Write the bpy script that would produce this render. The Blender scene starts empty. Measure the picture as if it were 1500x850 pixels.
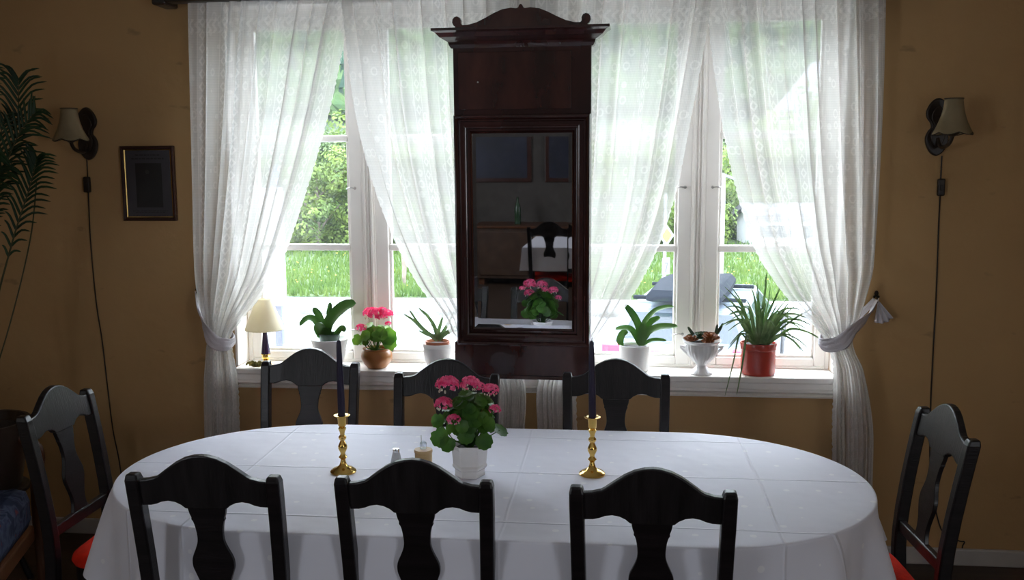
import bpy, bmesh, math, random
from math import sin, cos, pi, radians, sqrt, exp
from mathutils import Vector, Matrix
random.seed(7)
SC = bpy.context.scene
COL = SC.collection

# ---------------------------------------------------------------- camera
CAM_H = 1.75
cam_data = bpy.data.cameras.new('camera')
cam = bpy.data.objects.new('camera', cam_data)
COL.objects.link(cam)
yaw, pitch, roll = radians(6.0), radians(7.5), -0.0055
Fv = Vector((-sin(yaw)*cos(pitch), cos(yaw)*cos(pitch), -sin(pitch)))
R0 = Vector((cos(yaw), sin(yaw), 0)); U0 = R0.cross(Fv)
Rv = R0*cos(roll) + U0*sin(roll); Uv = Rv.cross(Fv)
mw = Matrix((Rv, Uv, -Fv)).transposed().to_4x4()
mw.translation = Vector((0, 0, CAM_H))
cam.matrix_world = mw
cam_data.sensor_width = 36.0
cam_data.lens = 1400.0/1500.0*36.0
cam_data.clip_start = 0.02
cam_data.clip_end = 1500
SC.camera = cam

# ---------------------------------------------------------------- light
SKY = 6.6
FILL = 13.0
FLASH = 1.3
SC.view_settings.view_transform = 'Standard'
SC.view_settings.look = 'None'
SC.view_settings.gamma = 1.0
SC.view_settings.use_curve_mapping = False
SC.view_settings.exposure = 1.62
world = bpy.data.worlds.new('overcast_sky'); SC.world = world
world.use_nodes = True
wn = world.node_tree.nodes; wl = world.node_tree.links
for n in list(wn): wn.remove(n)
wo = wn.new('ShaderNodeOutputWorld'); wb = wn.new('ShaderNodeBackground')
wt = wn.new('ShaderNodeTexCoord'); wno = wn.new('ShaderNodeTexNoise'); wr = wn.new('ShaderNodeValToRGB')
wno.inputs['Scale'].default_value = 2.2; wno.inputs['Detail'].default_value = 5
wr.color_ramp.elements[0].position = 0.35; wr.color_ramp.elements[0].color = (0.70, 0.81, 1.0, 1)
wr.color_ramp.elements[1].position = 0.65; wr.color_ramp.elements[1].color = (0.90, 0.94, 1.0, 1)
wl.new(wt.outputs['Generated'], wno.inputs['Vector']); wl.new(wno.outputs['Fac'], wr.inputs['Fac'])
wl.new(wr.outputs['Color'], wb.inputs['Color']); wb.inputs['Strength'].default_value = SKY
wl.new(wb.outputs['Background'], wo.inputs['Surface'])
SC.cycles.use_denoising = True
SC.cycles.max_bounces = 10
SC.cycles.transparent_max_bounces = 24
SC.cycles.diffuse_bounces = 6
SC.cycles.sample_clamp_indirect = 6

def add_light(name, kind, loc, energy, size=(1, 1), rot=(0, 0, 0), color=(1, 1, 1), radius=0.02):
    ld = bpy.data.lights.new(name, kind); ld.energy = energy; ld.color = color
    if kind == 'AREA':
        ld.shape = 'RECTANGLE'; ld.size, ld.size_y = size
    else:
        ld.shadow_soft_size = radius
    lo = bpy.data.objects.new(name, ld); lo.location = loc; lo.rotation_euler = rot
    COL.objects.link(lo); return lo
# added cool fill lamps at both side walls, out of view behind the photographer
add_light('side_fill_left', 'AREA', (-3.36, -1.2, 1.6), FILL, (1.3, 1.3), (0, radians(-90), 0), (0.86, 0.92, 1.0))
add_light('side_fill_right', 'AREA', (2.66, -1.2, 1.6), FILL, (1.3, 1.3), (0, radians(90), 0), (0.86, 0.92, 1.0))
# the camera's own flash
add_light('camera_flash', 'POINT', (0.03, -0.02, CAM_H+0.04), FLASH, color=(1, 0.98, 0.95), radius=0.012)

# ---------------------------------------------------------------- materials
def nt(name):
    m = bpy.data.materials.new(name); m.use_nodes = True
    t = m.node_tree
    return m, t.nodes, t.links, t.nodes['Principled BSDF']
def setp(b, color=None, rough=None, metal=None, spec=None, trans=None, ior=None, coat=None):
    if color is not None: b.inputs['Base Color'].default_value = (*color, 1)
    if rough is not None: b.inputs['Roughness'].default_value = rough
    if metal is not None: b.inputs['Metallic'].default_value = metal
    if spec is not None: b.inputs['Specular IOR Level'].default_value = spec
    if trans is not None: b.inputs['Transmission Weight'].default_value = trans
    if ior is not None: b.inputs['IOR'].default_value = ior
    if coat is not None: b.inputs['Coat Weight'].default_value = coat
def mat(name, color, rough=0.5, metal=0, spec=0.5, var=0.12, scale=8, bump=0.0, bscale=60, stretch=None, coat=0, trans=0, sheen=0):
    """noise-varied surface: two tints of one colour, optional bump, optional stretched grain"""
    m, N, L, b = nt(name)
    setp(b, color, rough, metal, spec, trans, None, coat)
    if sheen: b.inputs['Sheen Weight'].default_value = sheen
    tc = N.new('ShaderNodeTexCoord'); src = tc.outputs['Object']
    if stretch:
        mp = N.new('ShaderNodeMapping'); mp.inputs['Scale'].default_value = stretch
        L.new(src, mp.inputs['Vector']); src = mp.outputs['Vector']
    if var:
        no = N.new('ShaderNodeTexNoise'); no.inputs['Scale'].default_value = scale; no.inputs['Detail'].default_value = 5
        L.new(src, no.inputs['Vector'])
        r = N.new('ShaderNodeValToRGB')
        r.color_ramp.elements[0].position = 0.3; r.color_ramp.elements[1].position = 0.7
        r.color_ramp.elements[0].color = (*[c*(1-var) for c in color], 1)
        r.color_ramp.elements[1].color = (*[min(1, c*(1+var)) for c in color], 1)
        L.new(no.outputs['Fac'], r.inputs['Fac']); L.new(r.outputs['Color'], b.inputs['Base Color'])
    if bump:
        nb = N.new('ShaderNodeTexNoise'); nb.inputs['Scale'].default_value = bscale; nb.inputs['Detail'].default_value = 4
        L.new(src, nb.inputs['Vector'])
        bu = N.new('ShaderNodeBump'); bu.inputs['Strength'].default_value = bump; bu.inputs['Distance'].default_value = 0.01
        L.new(nb.outputs['Fac'], bu.inputs['Height']); L.new(bu.outputs['Normal'], b.inputs['Normal'])
    return m

def leaf_mat(name, c1, c2, rough=0.45, scale=12, trans=0.35, spec=0.5):
    m, N, L, b = nt(name); setp(b, c1, rough, spec=spec)
    tc = N.new('ShaderNodeTexCoord'); no = N.new('ShaderNodeTexNoise'); no.inputs['Scale'].default_value = scale
    no.inputs['Detail'].default_value = 3
    r = N.new('ShaderNodeValToRGB'); r.color_ramp.elements[0].position = .35; r.color_ramp.elements[1].position = .65
    r.color_ramp.elements[0].color = (*c1, 1); r.color_ramp.elements[1].color = (*c2, 1)
    L.new(tc.outputs['Object'], no.inputs['Vector']); L.new(no.outputs['Fac'], r.inputs['Fac'])
    L.new(r.outputs['Color'], b.inputs['Base Color'])
    tr = N.new('ShaderNodeBsdfTranslucent'); L.new(r.outputs['Color'], tr.inputs['Color'])
    mx = N.new('ShaderNodeMixShader'); mx.inputs['Fac'].default_value = trans
    L.new(b.outputs['BSDF'], mx.inputs[1]); L.new(tr.outputs['BSDF'], mx.inputs[2])
    L.new(mx.outputs['Shader'], N['Material Output'].inputs['Surface'])
    return m

def glass_mat(name, tint=(0.97, 0.985, 0.98), haze=0.006):
    """thin window pane: lets light straight through, reflects by Fresnel, faint dust"""
    m, N, L, b = nt(name); N.remove(b)
    t = N.new('ShaderNodeBsdfTransparent'); t.inputs['Color'].default_value = (*tint, 1)
    g = N.new('ShaderNodeBsdfGlossy'); g.inputs['Roughness'].default_value = 0.02
    fr = N.new('ShaderNodeFresnel'); ge = N.new('ShaderNodeNewGeometry'); mr = N.new('ShaderNodeMapRange')
    mr.inputs['To Min'].default_value = 1.45; mr.inputs['To Max'].default_value = 1/1.45
    L.new(ge.outputs['Backfacing'], mr.inputs['Value']); L.new(mr.outputs['Result'], fr.inputs['IOR'])
    m1 = N.new('ShaderNodeMixShader'); L.new(fr.outputs['Fac'], m1.inputs['Fac'])
    L.new(t.outputs['BSDF'], m1.inputs[1]); L.new(g.outputs['BSDF'], m1.inputs[2])
    d = N.new('ShaderNodeBsdfTranslucent'); d.inputs['Color'].default_value = (.8, .85, .85, 1)
    m2 = N.new('ShaderNodeMixShader'); m2.inputs['Fac'].default_value = haze
    L.new(m1.outputs['Shader'], m2.inputs[1]); L.new(d.outputs['BSDF'], m2.inputs[2])
    L.new(m2.outputs['Shader'], N['Material Output'].inputs['Surface'])
    return m

def math_node(N, L, op, a, b=None, c=None):
    n = N.new('ShaderNodeMath'); n.operation = op
    for i, v in enumerate((a, b, c)):
        if v is None: continue
        if isinstance(v, (int, float)): n.inputs[i].default_value = v
        else: L.new(v, n.inputs[i])
    return n.outputs[0]

def wall_material():
    m, N, L, b = nt('ochre_painted_wall'); setp(b, rough=0.75, spec=0.25)
    tc = N.new('ShaderNodeTexCoord'); P = tc.outputs['Object']
    n1 = N.new('ShaderNodeTexNoise'); n1.inputs['Scale'].default_value = 1.6; n1.inputs['Detail'].default_value = 6
    L.new(P, n1.inputs['Vector'])
    r = N.new('ShaderNodeValToRGB')
    r.color_ramp.elements[0].position = .3; r.color_ramp.elements[0].color = (0.44, 0.275, 0.122, 1)
    r.color_ramp.elements[1].position = .7; r.color_ramp.elements[1].color = (0.51, 0.325, 0.15, 1)
    L.new(n1.outputs['Fac'], r.inputs['Fac'])
    # rubbed and chipped spots
    n2 = N.new('ShaderNodeTexNoise'); n2.inputs['Scale'].default_value = 5.5; n2.inputs['Detail'].default_value = 3
    mp = N.new('ShaderNodeMapping'); mp.inputs['Scale'].default_value = (1, 1, 2.2); L.new(P, mp.inputs['Vector']); L.new(mp.outputs['Vector'], n2.inputs['Vector'])
    r2 = N.new('ShaderNodeValToRGB'); r2.color_ramp.elements[0].position = .675; r2.color_ramp.elements[1].position = .73
    r2.color_ramp.elements[0].color = (0, 0, 0, 1); r2.color_ramp.elements[1].color = (.55, .55, .55, 1)
    L.new(n2.outputs['Fac'], r2.inputs['Fac'])
    mx = N.new('ShaderNodeMixRGB'); L.new(r2.outputs['Color'], mx.inputs['Fac']); L.new(r.outputs['Color'], mx.inputs['Color1'])
    mx.inputs['Color2'].default_value = (0.24, 0.16, 0.08, 1)
    L.new(mx.outputs['Color'], b.inputs['Base Color'])
    nb = N.new('ShaderNodeTexNoise'); nb.inputs['Scale'].default_value = 9; nb.inputs['Detail'].default_value = 7
    L.new(P, nb.inputs['Vector'])
    bu = N.new('ShaderNodeBump'); bu.inputs['Strength'].default_value = .25; bu.inputs['Distance'].default_value = .02
    L.new(nb.outputs['Fac'], bu.inputs['Height']); L.new(bu.outputs['Normal'], b.inputs['Normal'])
    return m

def lace_material(name, cover=0.62):
    """open-weave lace: holes are transparent, threads scatter and let light through; woven bands and sprigs"""
    m, N, L, b = nt(name); N.remove(b)
    uv = N.new('ShaderNodeUVMap'); sx = N.new('ShaderNodeSeparateXYZ'); L.new(uv.outputs['UV'], sx.inputs[0])
    U, V = sx.outputs[0], sx.outputs[1]
    M = lambda *a: math_node(N, L, *a)
    um = M('MODULO', U, 0.27); du = M('ABSOLUTE', M('SUBTRACT', um, 0.13))
    band = M('LESS_THAN', du, 0.030)
    # diamonds inside the band
    vt = M('MODULO', V, 0.055); dv = M('ABSOLUTE', M('SUBTRACT', vt, 0.0275))
    dia = M('ADD', M('MULTIPLY', du, 1.1), dv)
    ring = M('LESS_THAN', M('ABSOLUTE', M('SUBTRACT', dia, 0.018)), 0.006)
    edge = M('LESS_THAN', M('ABSOLUTE', M('SUBTRACT', du, 0.029)), 0.003)
    # sprigs in the field
    vo = N.new('ShaderNodeTexVoronoi'); vo.inputs['Scale'].default_value = 17; vo.feature = 'F1'; vo.inputs['Randomness'].default_value = .55
    L.new(uv.outputs['UV'], vo.inputs['Vector'])
    d = vo.outputs['Distance']
    sprig = M('LESS_THAN', M('ABSOLUTE', M('SUBTRACT', d, 0.27)), 0.06)
    # net: two crossing thread sets
    nx = M('GREATER_THAN', M('SINE', M('MULTIPLY', U, 2*pi/0.007)), 0.2)
    ny = M('GREATER_THAN', M('SINE', M('MULTIPLY', V, 2*pi/0.007)), 0.2)
    net = M('MULTIPLY', M('ADD', nx, ny), 0.06)
    # border across the head
    hb = M('LESS_THAN', M('ABSOLUTE', M('SUBTRACT', V, 0.10)), 0.030)
    hz = M('GREATER_THAN', M('SINE', M('ADD', M('MULTIPLY', U, 140), M('MULTIPLY', M('SINE', M('MULTIPLY', V, 150)), 1.5))), 0.1)
    head = M('MULTIPLY', hb, hz)
    pat = M('ADD', M('MULTIPLY', M('MAXIMUM', M('MULTIPLY', band, ring), edge), 0.15), M('MULTIPLY', M('MULTIPLY', sprig, M('SUBTRACT', 1.0, band)), 0.10))
    pat = M('ADD', pat, M('MULTIPLY', head, 0.13))
    cov = M('MINIMUM', M('ADD', M('ADD', net, pat), cover-0.06), 0.97)
    tr = N.new('ShaderNodeBsdfTransparent')
    di = N.new('ShaderNodeBsdfDiffuse'); di.inputs['Color'].default_value = (.84, .81, .79, 1)
    tl = N.new('ShaderNodeBsdfTranslucent'); tl.inputs['Color'].default_value = (.60, .59, .545, 1)
    mm = N.new('ShaderNodeMixShader'); mm.inputs['Fac'].default_value = .45
    L.new(di.outputs[0], mm.inputs[1]); L.new(tl.outputs[0], mm.inputs[2])
    mo = N.new('ShaderNodeMixShader'); L.new(cov, mo.inputs['Fac'])
    L.new(tr.outputs[0], mo.inputs[1]); L.new(mm.outputs[0], mo.inputs[2])
    L.new(mo.outputs[0], N['Material Output'].inputs['Surface'])
    return m

def cloth_material():
    m, N, L, b = nt('white_damask'); setp(b, (.74, .74, .83), 0.62, spec=0.3)
    b.inputs['Sheen Weight'].default_value = .15
    tc = N.new('ShaderNodeTexCoord'); sx = N.new('ShaderNodeSeparateXYZ'); L.new(tc.outputs['Object'], sx.inputs[0])
    X, Y = sx.outputs[0], sx.outputs[1]
    M = lambda *a: math_node(N, L, *a)
    no = N.new('ShaderNodeTexNoise'); no.inputs['Scale'].default_value = 2.0; L.new(tc.outputs['Object'], no.inputs['Vector'])
    wob = M('MULTIPLY', M('SUBTRACT', no.outputs['Fac'], 0.5), 0.03)
    h = None
    for ax, pos, wt in ((Y, 0.02, 1), (Y, -0.41, 1), (Y, 0.42, .7), (X, -0.78, .45), (X, 0.10, .3), (X, 0.85, .5)):
        dd = M('ABSOLUTE', M('SUBTRACT', M('ADD', ax, wob), pos))
        g = M('MAXIMUM', M('SUBTRACT', 1.0, M('DIVIDE', dd, 0.006)), 0.0); g = M('MULTIPLY', g, wt)
        h = g if h is None else M('ADD', h, g)
    nb = N.new('ShaderNodeTexNoise'); nb.inputs['Scale'].default_value = 3.5; nb.inputs['Detail'].default_value = 3
    L.new(tc.outputs['Object'], nb.inputs['Vector'])
    h = M('ADD', M('MULTIPLY', h, 0.9), M('MULTIPLY', nb.outputs['Fac'], 2.6))
    bu = N.new('ShaderNodeBump'); bu.inputs['Strength'].default_value = .6; bu.inputs['Distance'].default_value = .008
    L.new(h, bu.inputs['Height']); L.new(bu.outputs['Normal'], b.inputs['Normal'])
    # small woven stars
    vo = N.new('ShaderNodeTexVoronoi'); vo.inputs['Scale'].default_value = 13; vo.inputs['Randomness'].default_value = .25
    L.new(tc.outputs['Object'], vo.inputs['Vector'])
    st = M('LESS_THAN', vo.outputs['Distance'], 0.13)
    mx = N.new('ShaderNodeMixRGB'); L.new(M('MULTIPLY', st, 0.6), mx.inputs['Fac'])
    mx.inputs['Color1'].default_value = (.74, .74, .83, 1); mx.inputs['Color2'].default_value = (.90, .90, .93, 1)
    L.new(mx.outputs['Color'], b.inputs['Base Color'])
    return m

def floral_material():
    m, N, L, b = nt('blue_floral_upholstery'); setp(b, rough=.9, spec=.2)
    tc = N.new('ShaderNodeTexCoord'); no = N.new('ShaderNodeTexNoise'); no.inputs['Scale'].default_value = 11; no.inputs['Detail'].default_value = 2
    no.inputs['Distortion'].default_value = 1.4
    L.new(tc.outputs['Object'], no.inputs['Vector'])
    r = N.new('ShaderNodeValToRGB'); e = r.color_ramp.elements
    e[0].position = .40; e[0].color = (.012, .016, .034, 1); e[1].position = .50; e[1].color = (.045, .052, .08, 1)
    e2 = e.new(.62); e2.color = (.017, .02, .045, 1); e3 = e.new(.68); e3.color = (.10, .02, .02, 1)
    L.new(no.outputs['Fac'], r.inputs['Fac']); L.new(r.outputs['Color'], b.inputs['Base Color'])
    return m

M = {}
M['wall'] = wall_material()
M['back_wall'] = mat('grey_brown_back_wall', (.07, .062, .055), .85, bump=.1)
M['ceiling'] = mat('ceiling_paint', (.62, .60, .55), .8, bump=.1)
M['floor'] = mat('dark_floorboards', (.045, .026, .016), .45, var=.4, scale=3, stretch=(1, 8, 1), bump=.1)
M['white_paint'] = mat('white_gloss_paint', (.86, .82, .77), .35, var=.05, scale=3, bump=.05, bscale=14)
M['baseboard'] = mat('grey_white_baseboard', (.50, .47, .45), .5, var=.08)
M['black_wood'] = mat('black_stained_wood', (.007, .005, .006), .32, var=.45, scale=5, stretch=(1, 1, 9), bump=.12, bscale=25, coat=.04, spec=.35)
M['crest_wood'] = mat('black_stained_crest_wood', (.011, .009, .010), .33, var=.5, scale=5, stretch=(9, 1, 1), bump=.15, bscale=25, coat=.04, spec=.35)
M['rail_wood'] = mat('dark_curtain_rail_wood', (.022, .014, .010), .4, var=.3)
M['red_fabric'] = mat('red_seat_fabric', (.60, .022, .008), .9, var=.15, scale=30, bump=.3, bscale=300, spec=.1)
M['mahogany'] = mat('dark_mahogany', (.040, .011, .009), .22, var=.55, scale=3.0, stretch=(1.5, 1, .5), bump=.05, bscale=10, coat=.5)
M['mahogany_grain'] = mat('figured_mahogany_veneer', (.050, .013, .009), .25, var=.7, scale=3.2, stretch=(2.5, 1, 1), coat=.4)
M['brass'] = mat('polished_brass', (.83, .55, .16), .16, metal=1, var=.05)
M['candle'] = mat('dark_purple_wax', (.012, .008, .035), .35, var=.1, spec=.5)
M['wick'] = mat('burnt_wick', (.02, .02, .02), .9)
M['white_glaze'] = mat('white_glazed_ceramic', (.88, .86, .85), .18, var=.03)
M['white_matte_pot'] = mat('white_ribbed_pot', (.86, .85, .84), .45, var=.04)
M['dark_pot'] = mat('dark_brown_planter', (.03, .018, .012), .5)
M['terracotta'] = mat('terracotta', (.38, .12, .055), .65, var=.15)
M['brown_glaze'] = mat('brown_glazed_pottery', (.33, .13, .035), .28, var=.3, scale=5)
M['red_glaze'] = mat('red_glazed_pot', (.40, .045, .030), .25, var=.2, scale=5)
M['green_glass'] = mat('dark_green_inner_pot', (.02, .06, .025), .2, var=.2)
M['soil'] = mat('potting_soil', (.018, .012, .010), .95, var=.4, bump=.6, bscale=90)
M['geranium_leaf'] = leaf_mat('round_green_leaf', (.028, .11, .014), (.10, .25, .025))
M['kalanchoe_leaf'] = leaf_mat('kalanchoe_leaf', (.05, .17, .016), (.20, .40, .04))
M['orchid_leaf'] = leaf_mat('orchid_leaf', (.08, .20, .045), (.17, .33, .09), .3, 5, .35)
M['strap_leaf'] = leaf_mat('strap_leaf', (.13, .23, .08), (.34, .46, .22), .4, 26, .35)
M['aloe_leaf'] = leaf_mat('aloe_leaf', (.20, .32, .14), (.30, .42, .20), .4, 14, .35)
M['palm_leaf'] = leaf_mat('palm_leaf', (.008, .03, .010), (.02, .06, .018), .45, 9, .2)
M['palm_stem'] = mat('palm_stem', (.05, .05, .015), .6)
M['pink'] = leaf_mat('pink_petals', (.85, .05, .22), (.95, .22, .42), .6, 60, .35)
M['pink_bright'] = leaf_mat('bright_pink_petals', (.90, .03, .18), (.95, .14, .34), .6, 60, .4)
M['bud'] = leaf_mat('pale_buds', (.55, .62, .40), (.85, .80, .75), .6, 60, .3)
M['rust'] = leaf_mat('rust_coloured_rosette', (.20, .05, .018), (.34, .13, .04), .5, 20, .15)
M['succulent'] = leaf_mat('dark_green_succulent', (.02, .06, .03), (.07, .11, .05), .4, 20, .15)
M['shade_fabric'] = leaf_mat('aged_parchment_shade', (.36, .29, .17), (.48, .39, .24), .8, 7, .45, .2)
M['cream_shade'] = leaf_mat('cream_lampshade', (.80, .74, .58), (.84, .79, .65), .8, 4, .5, .2)
M['shade_trim'] = mat('dark_shade_trim', (.035, .025, .015), .7)
M['sconce_wood'] = mat('dark_carved_sconce_wood', (.020, .012, .008), .4, var=.4)
M['cord'] = mat('brown_flex', (.020, .012, .008), .5)
M['frame_wood'] = mat('dark_red_frame_wood', (.040, .012, .008), .3, var=.3)
M['gilt'] = mat('gilt_slip', (.80, .55, .18), .3, metal=1)
M['print_paper'] = mat('greyed_print_paper', (.055, .05, .06), .6, var=.06)
M['print_dark'] = mat('dark_portrait_ink', (.014, .012, .012), .6, var=.3, scale=14)
M['print_text'] = mat('print_lettering_ink', (.022, .02, .022), .6)
M['lamp_purple'] = mat('dark_violet_lacquer', (.030, .008, .045), .2)
M['moss'] = mat('greenish_gold_ornament', (.33, .30, .08), .6, var=.4, scale=40)
M['tan_wood'] = mat('pale_turned_wood', (.56, .38, .18), .45, var=.12, stretch=(1, 1, 6))
M['lace'] = lace_material('ivory_lace', .78)
M['tieband'] = mat('white_cotton_tieback', (.62, .59, .62), .85, var=.05, bump=.3, bscale=200)
M['hook'] = mat('dark_iron_hook', (.02, .015, .01), .45, metal=.6)
M['cloth'] = cloth_material()
M['table_wood'] = mat('brown_table_wood', (.07, .035, .02), .4, var=.3, stretch=(1, 8, 1))
M['pane'] = glass_mat('window_glass')
M['steel'] = mat('dull_steel_fitting', (.45, .43, .40), .35, metal=1)
M['floral'] = floral_material()
M['chair_brown'] = mat('warm_brown_wood', (.09, .032, .012), .35, var=.3)
M['clear'] = glass_mat('clear_plastic', (.85, .87, .92), .25)
M['salt_glass'] = mat('frosted_glass_shaker', (.60, .62, .66), .15, var=.05)
M['chrome'] = mat('chrome_cap', (.75, .75, .77), .15, metal=1)

# ---------------------------------------------------------------- helpers
class MB:
    """collects shapes, builds ONE mesh object"""
    def __init__(s): s.v = []; s.f = []; s.uv = None
    def add(s, v, f):
        o = len(s.v); s.v += [tuple(p) for p in v]; s.f += [[i+o for i in q] for q in f]; return s
    def box(s, x0, x1, y0, y1, z0, z1):
        return s.add([(x, y, z) for z in (z0, z1) for y in (y0, y1) for x in (x0, x1)],
                     [(0, 2, 3, 1), (4, 5, 7, 6), (0, 1, 5, 4), (2, 6, 7, 3), (0, 4, 6, 2), (1, 3, 7, 5)])
    def lathe(s, prof, c=(0, 0, 0), n=32, cap=True, squash=1.0):
        v = []; f = []
        for r, z in prof:
            for k in range(n):
                a = 2*pi*k/n; v.append((c[0]+r*cos(a), c[1]+r*squash*sin(a), c[2]+z))
        for i in range(len(prof)-1):
            for k in range(n):
                k2 = (k+1) % n; f.append((i*n+k, i*n+k2, (i+1)*n+k2, (i+1)*n+k))
        if cap:
            f.append(tuple(range(n-1, -1, -1))); f.append(tuple((len(prof)-1)*n+k for k in range(n)))
        return s.add(v, f)
    def tube(s, pts, r, n=8, cap=True, flat=1.0):
        pts = [Vector(p) for p in pts]; m = len(pts)
        rr = r if isinstance(r, (list, tuple)) else [r]*m
        v = []; f = []; up = Vector((0, 0, 1)); prev = None
        for i, p in enumerate(pts):
            t = (pts[min(i+1, m-1)]-pts[max(i-1, 0)]).normalized()
            if prev is None:
                a = up if abs(t.dot(up)) < .95 else Vector((1, 0, 0))
                u = (a - t*a.dot(t)).normalized()
            else: u = (prev - t*prev.dot(t)).normalized()
            prev = u; w = t.cross(u)
            for k in range(n):
                an = 2*pi*k/n; v.append(p + (u*cos(an)+w*sin(an)*flat)*rr[i])
        for i in range(m-1):
            for k in range(n):
                k2 = (k+1) % n; f.append((i*n+k, i*n+k2, (i+1)*n+k2, (i+1)*n+k))
        if cap: f.append(tuple(range(n-1, -1, -1))); f.append(tuple((m-1)*n+k for k in range(n)))
        return s.add(v, f)
    def prism(s, outline, y0, y1, tilt=None):
        """outline in (x, z), thickness along y; tilt(z) shifts y"""
        n = len(outline); t = tilt or (lambda z: 0)
        v = [(x, y0+t(z), z) for x, z in outline]+[(x, y1+t(z), z) for x, z in outline]
        f = [tuple(range(n)), tuple(range(2*n-1, n-1, -1))]+[((i+1) % n, i, n+i, n+(i+1) % n) for i in range(n)]
        return s.add(v, f)
    def sphere(s, c, r, n=10, m=7, sc=(1, 1, 1)):
        v = []; f = []
        for i in range(m+1):
            th = pi*i/m
            for k in range(n):
                a = 2*pi*k/n; v.append((c[0]+r*sc[0]*sin(th)*cos(a), c[1]+r*sc[1]*sin(th)*sin(a), c[2]+r*sc[2]*cos(th)))
        for i in range(m):
            for k in range(n):
                k2 = (k+1) % n; f.append((i*n+k, (i+1)*n+k, (i+1)*n+k2, i*n+k2))
        return s.add(v, f)
    def strip(s, rows, closed=False):
        """rows: list of rows of points -> grid surface"""
        v = [p for r in rows for p in r]; n = len(rows[0]); f = []
        for i in range(len(rows)-1):
            for k in range(n if closed else n-1):
                k2 = (k+1) % n; f.append((i*n+k, i*n+k2, (i+1)*n+k2, (i+1)*n+k))
        return s.add(v, f)
    def build(s, name, m, parent=None, smooth=None, bevel=0, solid=0, loc=None, subsurf=0):
        me = bpy.data.meshes.new(name); me.from_pydata(s.v, [], s.f); me.update()
        me.materials.append(m)
        if smooth is not None:
            for p in me.polygons: p.use_smooth = True
            me.set_sharp_from_angle(angle=radians(smooth))
        o = bpy.data.objects.new(name, me); COL.objects.link(o)
        if parent: o.parent = parent
        if loc: o.location = loc
        if subsurf:
            d = o.modifiers.new('s', 'SUBSURF'); d.levels = subsurf; d.render_levels = subsurf
        if solid:
            d = o.modifiers.new('t', 'SOLIDIFY'); d.thickness = solid; d.offset = 0
        if bevel:
            d = o.modifiers.new('b', 'BEVEL'); d.width = bevel; d.segments = 2; d.limit_method = 'ANGLE'; d.angle_limit = radians(40)
        return o
    def fixn(s): return s

def recalc(o):
    b = bmesh.new(); b.from_mesh(o.data); bmesh.ops.recalc_face_normals(b, faces=b.faces); b.to_mesh(o.data); b.free(); return o
def thing(name, label, cat, loc=(0, 0, 0), rz=0, group=None):
    o = bpy.data.objects.new(name, None); COL.objects.link(o); o.empty_display_size = .1
    o.location = loc; o.rotation_euler = (0, 0, rz); o['label'] = label; o['category'] = cat
    if group: o['group'] = group
    return o
def tag(o, label, cat, group=None, kind=None):
    o['label'] = label; o['category'] = cat
    if group: o['group'] = group
    if kind: o['kind'] = kind
    return o
def struct(o): o['kind'] = 'structure'; return o
def copy_tree(root, loc, rz, label, group=None, parts=True):
    r = root.copy(); COL.objects.link(r); r.location = loc; r.rotation_euler = (0, 0, rz); r['label'] = label
    if group: r['group'] = group
    for ch in list(root.children):
        c = ch.copy(); COL.objects.link(c); c.parent = r
        for g in list(ch.children):
            d = g.copy(); COL.objects.link(d); d.parent = c
    return r
def lerp(tab, t):
    """tab: rows (key, a, b, ...) ascending key, smooth interpolation"""
    if t <= tab[0][0]: return tab[0][1:]
    if t >= tab[-1][0]: return tab[-1][1:]
    for i in range(len(tab)-1):
        a, b = tab[i], tab[i+1]
        if a[0] <= t <= b[0]:
            u = (t-a[0])/(b[0]-a[0])
            out = []
            for k in range(1, len(a)):   # Catmull-Rom style slope
                m0 = (b[k]-tab[i-1][k])/(b[0]-tab[i-1][0]) if i > 0 else (b[k]-a[k])/(b[0]-a[0])
                m1 = (tab[i+2][k]-a[k])/(tab[i+2][0]-a[0]) if i+2 < len(tab) else (b[k]-a[k])/(b[0]-a[0])
                h = b[0]-a[0]; u2, u3 = u*u, u**3
                out.append((2*u3-3*u2+1)*a[k]+(u3-2*u2+u)*h*m0+(-2*u3+3*u2)*b[k]+(u3-u2)*h*m1)
            return tuple(out)
def smooth_poly(pts, n=6, closed=False):
    """Catmull-Rom through 2-D/3-D points"""
    P = [Vector(p) for p in pts]; m = len(P); out = []
    rng = range(m if closed else m-1)
    for i in rng:
        if closed: p0, p1, p2, p3 = P[i-1], P[i], P[(i+1) % m], P[(i+2) % m]
        else: p0, p1, p2, p3 = P[max(i-1, 0)], P[i], P[i+1], P[min(i+2, m-1)]
        for k in range(n):
            t = k/n
            out.append(0.5*((2*p1)+(p2-p0)*t+(2*p0-5*p1+4*p2-p3)*t*t+(3*p1-p0-3*p2+p3)*t**3))
    if not closed: out.append(P[-1])
    return out

# ---------------------------------------------------------------- room shell
WY = 4.18                      # inner face of the window wall
OX0, OX1, OZ0, OZ1 = -1.725, 0.980, 0.80, 2.46
XL, XR, YB, ZC = -3.4, 2.7, -3.6, 2.78
b = MB()
b.box(XL-.3, OX0, WY, WY+.32, -.02, ZC+.1); b.box(OX1, XR+.3, WY, WY+.32, -.02, ZC+.1)
b.box(OX0, OX1, WY, WY+.32, -.02, OZ0); b.box(OX0, OX1, WY, WY+.32, OZ1, ZC+.1)
struct(b.build('wall_front', M['wall']))
struct(MB().box(XL-.3, XL, YB, WY, -.02, ZC+.1).build('wall_left', M['wall']))
struct(MB().box(XR, XR+.3, YB, WY, -.02, ZC+.1).build('wall_right', M['wall']))
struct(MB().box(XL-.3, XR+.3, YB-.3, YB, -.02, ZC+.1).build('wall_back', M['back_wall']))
struct(MB().box(XL-.3, XR+.3, YB-.3, WY+.3, -.12, 0).build('floor', M['floor']))
struct(MB().box(XL, XR, YB, WY, ZC, ZC+.1).build('ceiling', M['ceiling']))
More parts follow.
